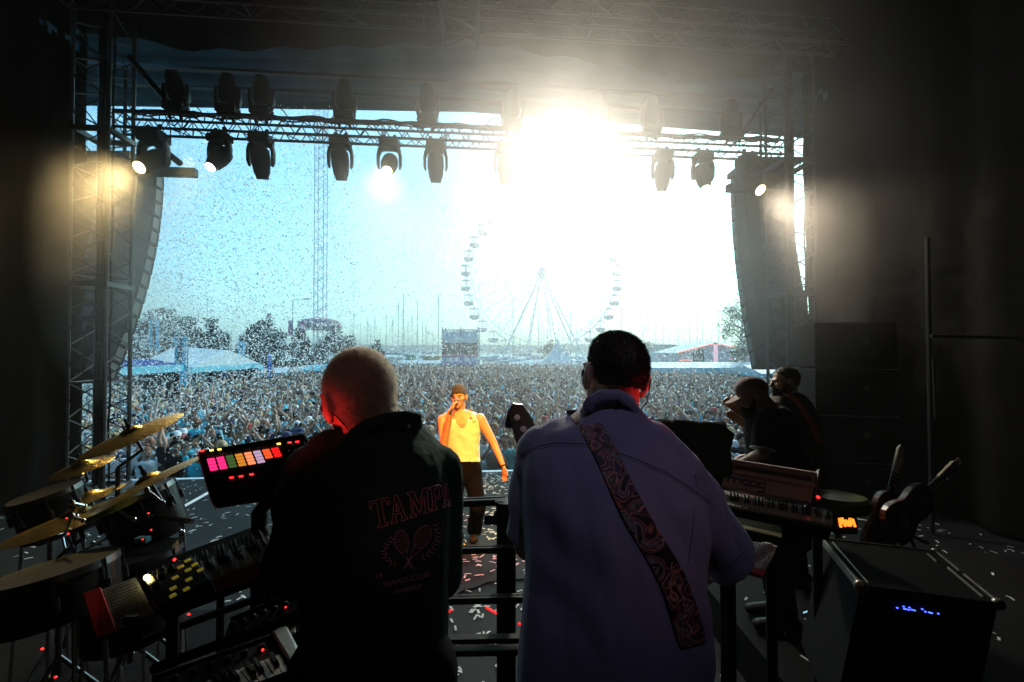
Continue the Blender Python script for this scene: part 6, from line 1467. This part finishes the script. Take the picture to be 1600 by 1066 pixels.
# ---- pipes along the side drape
for (xa,ya,xb,yb,d,r_,lab) in ((1449,372,1452,660,5.3,.024,'upright scaffold pipe standing along the bass side drape'),(1455,525,1600,528,5.1,.02,'horizontal scaffold pipe reaching from the upright towards the edge'),(1458,560,1462,655,5.25,.014,'short thin steel rod beside the upright pipe')):
    a, b = P(xa,ya,d), P(xb,yb,d if ya < 520 or d < 5.2 else d); 
    if ya < 400: b = V(a.x, a.y, .02)
    tag(MB().tube([a,b], r_, 8).build('scaffold_pipe', mat('galvanised_pipe', (.010,.011,.012), .6), smooth=True), lab, 'pipe')
# ---- drum kit
M_BRZ = mat('hammered_bronze', (.62,.44,.14), .26, 1.0, var=.22, scale=14, bump=.35, bscale=60)
def cymbal(px, py, d, dia, n, label, stand_z=.3, name='cymbal'):
    c = P(px, py, d); r_ = dia/2; t = empty(name, V(c.x, c.y, stand_z), label, 'cymbal', 'cymbals of the drum kit')
    MB().lathe(c, n, [(.008,.030),(.022,.030),(.048,.018),(.060,.006),(r_*.6,-.004),(r_*.97,-.018),(r_,-.020),(r_*.97,-.021),(.055,.001),(.04,.013),(.008,.024)], 56).build('bow', M_BRZ, t, smooth=True)
    nn = Vector(n).normalized(); mb = MB(); mb.cyl(c+nn*.03, c+nn*.055, .012, n=10); mb.cyl(c+nn*.055, c+nn*.085, .008, n=8); mb.build('wingnut', M_BLACK, t)
    j = V(c.x-.12, c.y+.05, c.z-.22); mb = MB(); mb.tube([c+nn*.03, c-nn*.12, j], .010, 8); mb.tube([j, V(j.x, j.y, stand_z+.25)], .013, 8); mb.build('stand_tube', mat('dark_chrome', (.10,.10,.11), .3, 1.0), t, smooth=True)
    for k in range(3): a = k*2.09+.4; MB().tube([V(j.x,j.y,stand_z+.35), V(j.x+.28*math.cos(a), j.y+.28*math.sin(a), stand_z+.02)], .010, 6).build('stand_leg', MATS['dark_chrome'], t)
    return t
cymbal(206,675,2.65,.51,(-.32,-.30,1), 'large crash cymbal, highest on the drum kit, lit golden in front of the crowd')
cymbal(128,726,3.2,.36,(-.17,-.24,1), 'small splash cymbal lower down beside the drum side tower')
cymbal(232,750,2.3,.56,(-.50,-.16,1), 'long ride cymbal reaching up to the red side of the pad controller')
cymbal(138,776,2.6,.34,(-.36,-.16,1), 'hi-hat cymbal with a bright yellow crescent of light')
cymbal(118,804,2.2,.54,(-.26,-.08,1), 'wide crash cymbal low in front of the hi-hat with a glowing edge')
def drum(px, py, d, r_, h, n, label, head=True, z=.3):
    c = P(px, py, d); nn = Vector(n).normalized(); t = empty('drum', V(c.x,c.y,z), label, 'drum', 'drums of the drum kit')
    MB().lathe(c, nn, [(r_*.98,0),(r_,-.01),(r_,-h),(r_*.98,-h)], 40).build('shell', mat('black_shell_lacquer', (.012,.012,.013), .2), t, smooth=True)
    MB().lathe(c, nn, [(.001,.004),(r_*.95,.004),(r_*.97,-.004),(.001,-.004)], 40).build('drumhead', mat('coated_head', (.035,.033,.027), .6, var=.08, scale=10), t)
    MB().lathe(c, nn, [(r_*.97,.012),(r_*1.01,.014),(r_*1.03,-.012),(r_*1.0,-.014),(r_*.97,.002)], 40)  .build('hoop', MATS['dark_chrome'], t, smooth=True)
    for k in range(8):
        a = 2*math.pi*k/8; u_ = nn.orthogonal().normalized(); w_ = nn.cross(u_); p = c+(u_*math.cos(a)+w_*math.sin(a))*r_*1.04
        mb = MB(); mb.cyl(p+nn*.015, p-nn*.10, .004, n=6); mb.cyl(p-nn*.06, p-nn*.11, .012, n=8); mb.build('lug', MATS['dark_chrome'], t)
    for k in range(3):
        a = k*2.09; p = c-nn*h*.9; MB().tube([V(p.x+r_*.9*math.cos(a), p.y+r_*.9*math.sin(a), p.z), V(p.x+r_*1.2*math.cos(a), p.y+r_*1.2*math.sin(a), z+.01)], .009, 6).build('leg', M_CHROME, t)
    return t
drum(72,772,2.5,.15,.22,(-.22,-.15,1), 'small tom with a pale head at the far left of the kit')
drum(213,775,2.45,.17,.25,(-.35,-.12,1), 'tom with a pale head under the ride cymbal')
drum(85,892,1.75,.19,.16,(-.18,.05,1), 'snare drum with a worn cream head close to the viewer')
drum(205,870,2.2,.20,.36,(-.12,.05,1), 'floor tom beside the bass drum with a dark rim')
rr = random.Random(12)
t = empty('hardware_rack', P(240,840,2.2), 'tangle of chrome clamps, rods and small lit boxes on the drum rack', 'drum rack')
mb = MB()
for k in range(10):
    px, py, d = rr.uniform(90,290), rr.uniform(760,870), rr.uniform(1.9,2.6); a = P(px,py,d); b = a+V(rr.uniform(-.14,.14), rr.uniform(-.1,.1), rr.uniform(-.12,.05)); mb.tube([a,b], .006, 6); mb.ell(a, (.012,.010,.014)); mb.ell(b, (.009,.009,.009))
mb.tube([P(60,850,2.3), P(200,800,2.4), P(300,815,2.3)], .014, 8)
for px in (80,190,285): p = P(px, 815, 2.35); mb.tube([p, V(p.x,p.y,.31)], .014, 8)
mb.build('rods', M_CHROME, t, smooth=True)
for (px,py,m_) in ((107,834,M_LEDR),(232,802,M_LEDR),(236,828,M_LEDR),(130,740,M_LEDA),(104,810,M_LEDR),(223,843,M_LEDR),(165,955,M_LEDR),(66,1014,M_LEDR),(295,960,M_LEDR),(87,1058,M_LEDR)):
    MB().ell(P(px,py,1.9 if py < 900 else 1.2), (.004,.003,.0025)).build('indicator', m_, t)
for (px,py) in ((223,843),(340,848)): MB().box(P(px,py,2.0), (.05,.03,.02)).build('module', mat('teal_module', (.03,.12,.15), .3), t)
# cables over the floor
rr = random.Random(31)
for k, (pts, lab) in enumerate(([((330,850,3.9),(380,835,4.2),(430,800,4.9),(440,775,5.5)),'dark cable snaking over the stage floor below the pad controller'],[((860,860,4.3),(760,885,4.2),(690,905,3.9),(640,900,4.0)),'dark cable crossing the floor behind the equipment frame'])):
    q_ = [P(*p) for p in pts]; 
    for v in q_: v.z = .012
    sm = []
    for a, b in zip(q_, q_[1:]): sm += [a.lerp(b, t_)+V(.03*math.sin(t_*9),0,0) for t_ in (0,.25,.5,.75)]
    tag(MB().tube(sm+[q_[-1]], .009, 6).build('cable', M_RUB, smooth=True), lab, 'cable')
# wedge monitor and effect pedals on the floor
t = empty('floor_monitor', V(-1.55,6.3,0), 'low black floor monitor near the stage edge beside the pad controller', 'monitor')
MB().add([(-1.95,6.1,0),(-1.35,6.1,0),(-1.35,6.55,0),(-1.95,6.55,0),(-1.95,6.15,.10),(-1.35,6.15,.10),(-1.35,6.55,.36),(-1.95,6.55,.36)], [(0,3,2,1),(4,5,6,7),(0,1,5,4),(1,2,6,5),(2,3,7,6),(3,0,4,7)]).build('cabinet', M_CAB, t, bevel=.01)
MB().add([(-1.92,6.16,.112),(-1.38,6.16,.112),(-1.38,6.53,.352),(-1.92,6.53,.352)], [(0,1,2,3)]).build('grille', MATS['foam_grille'], t)
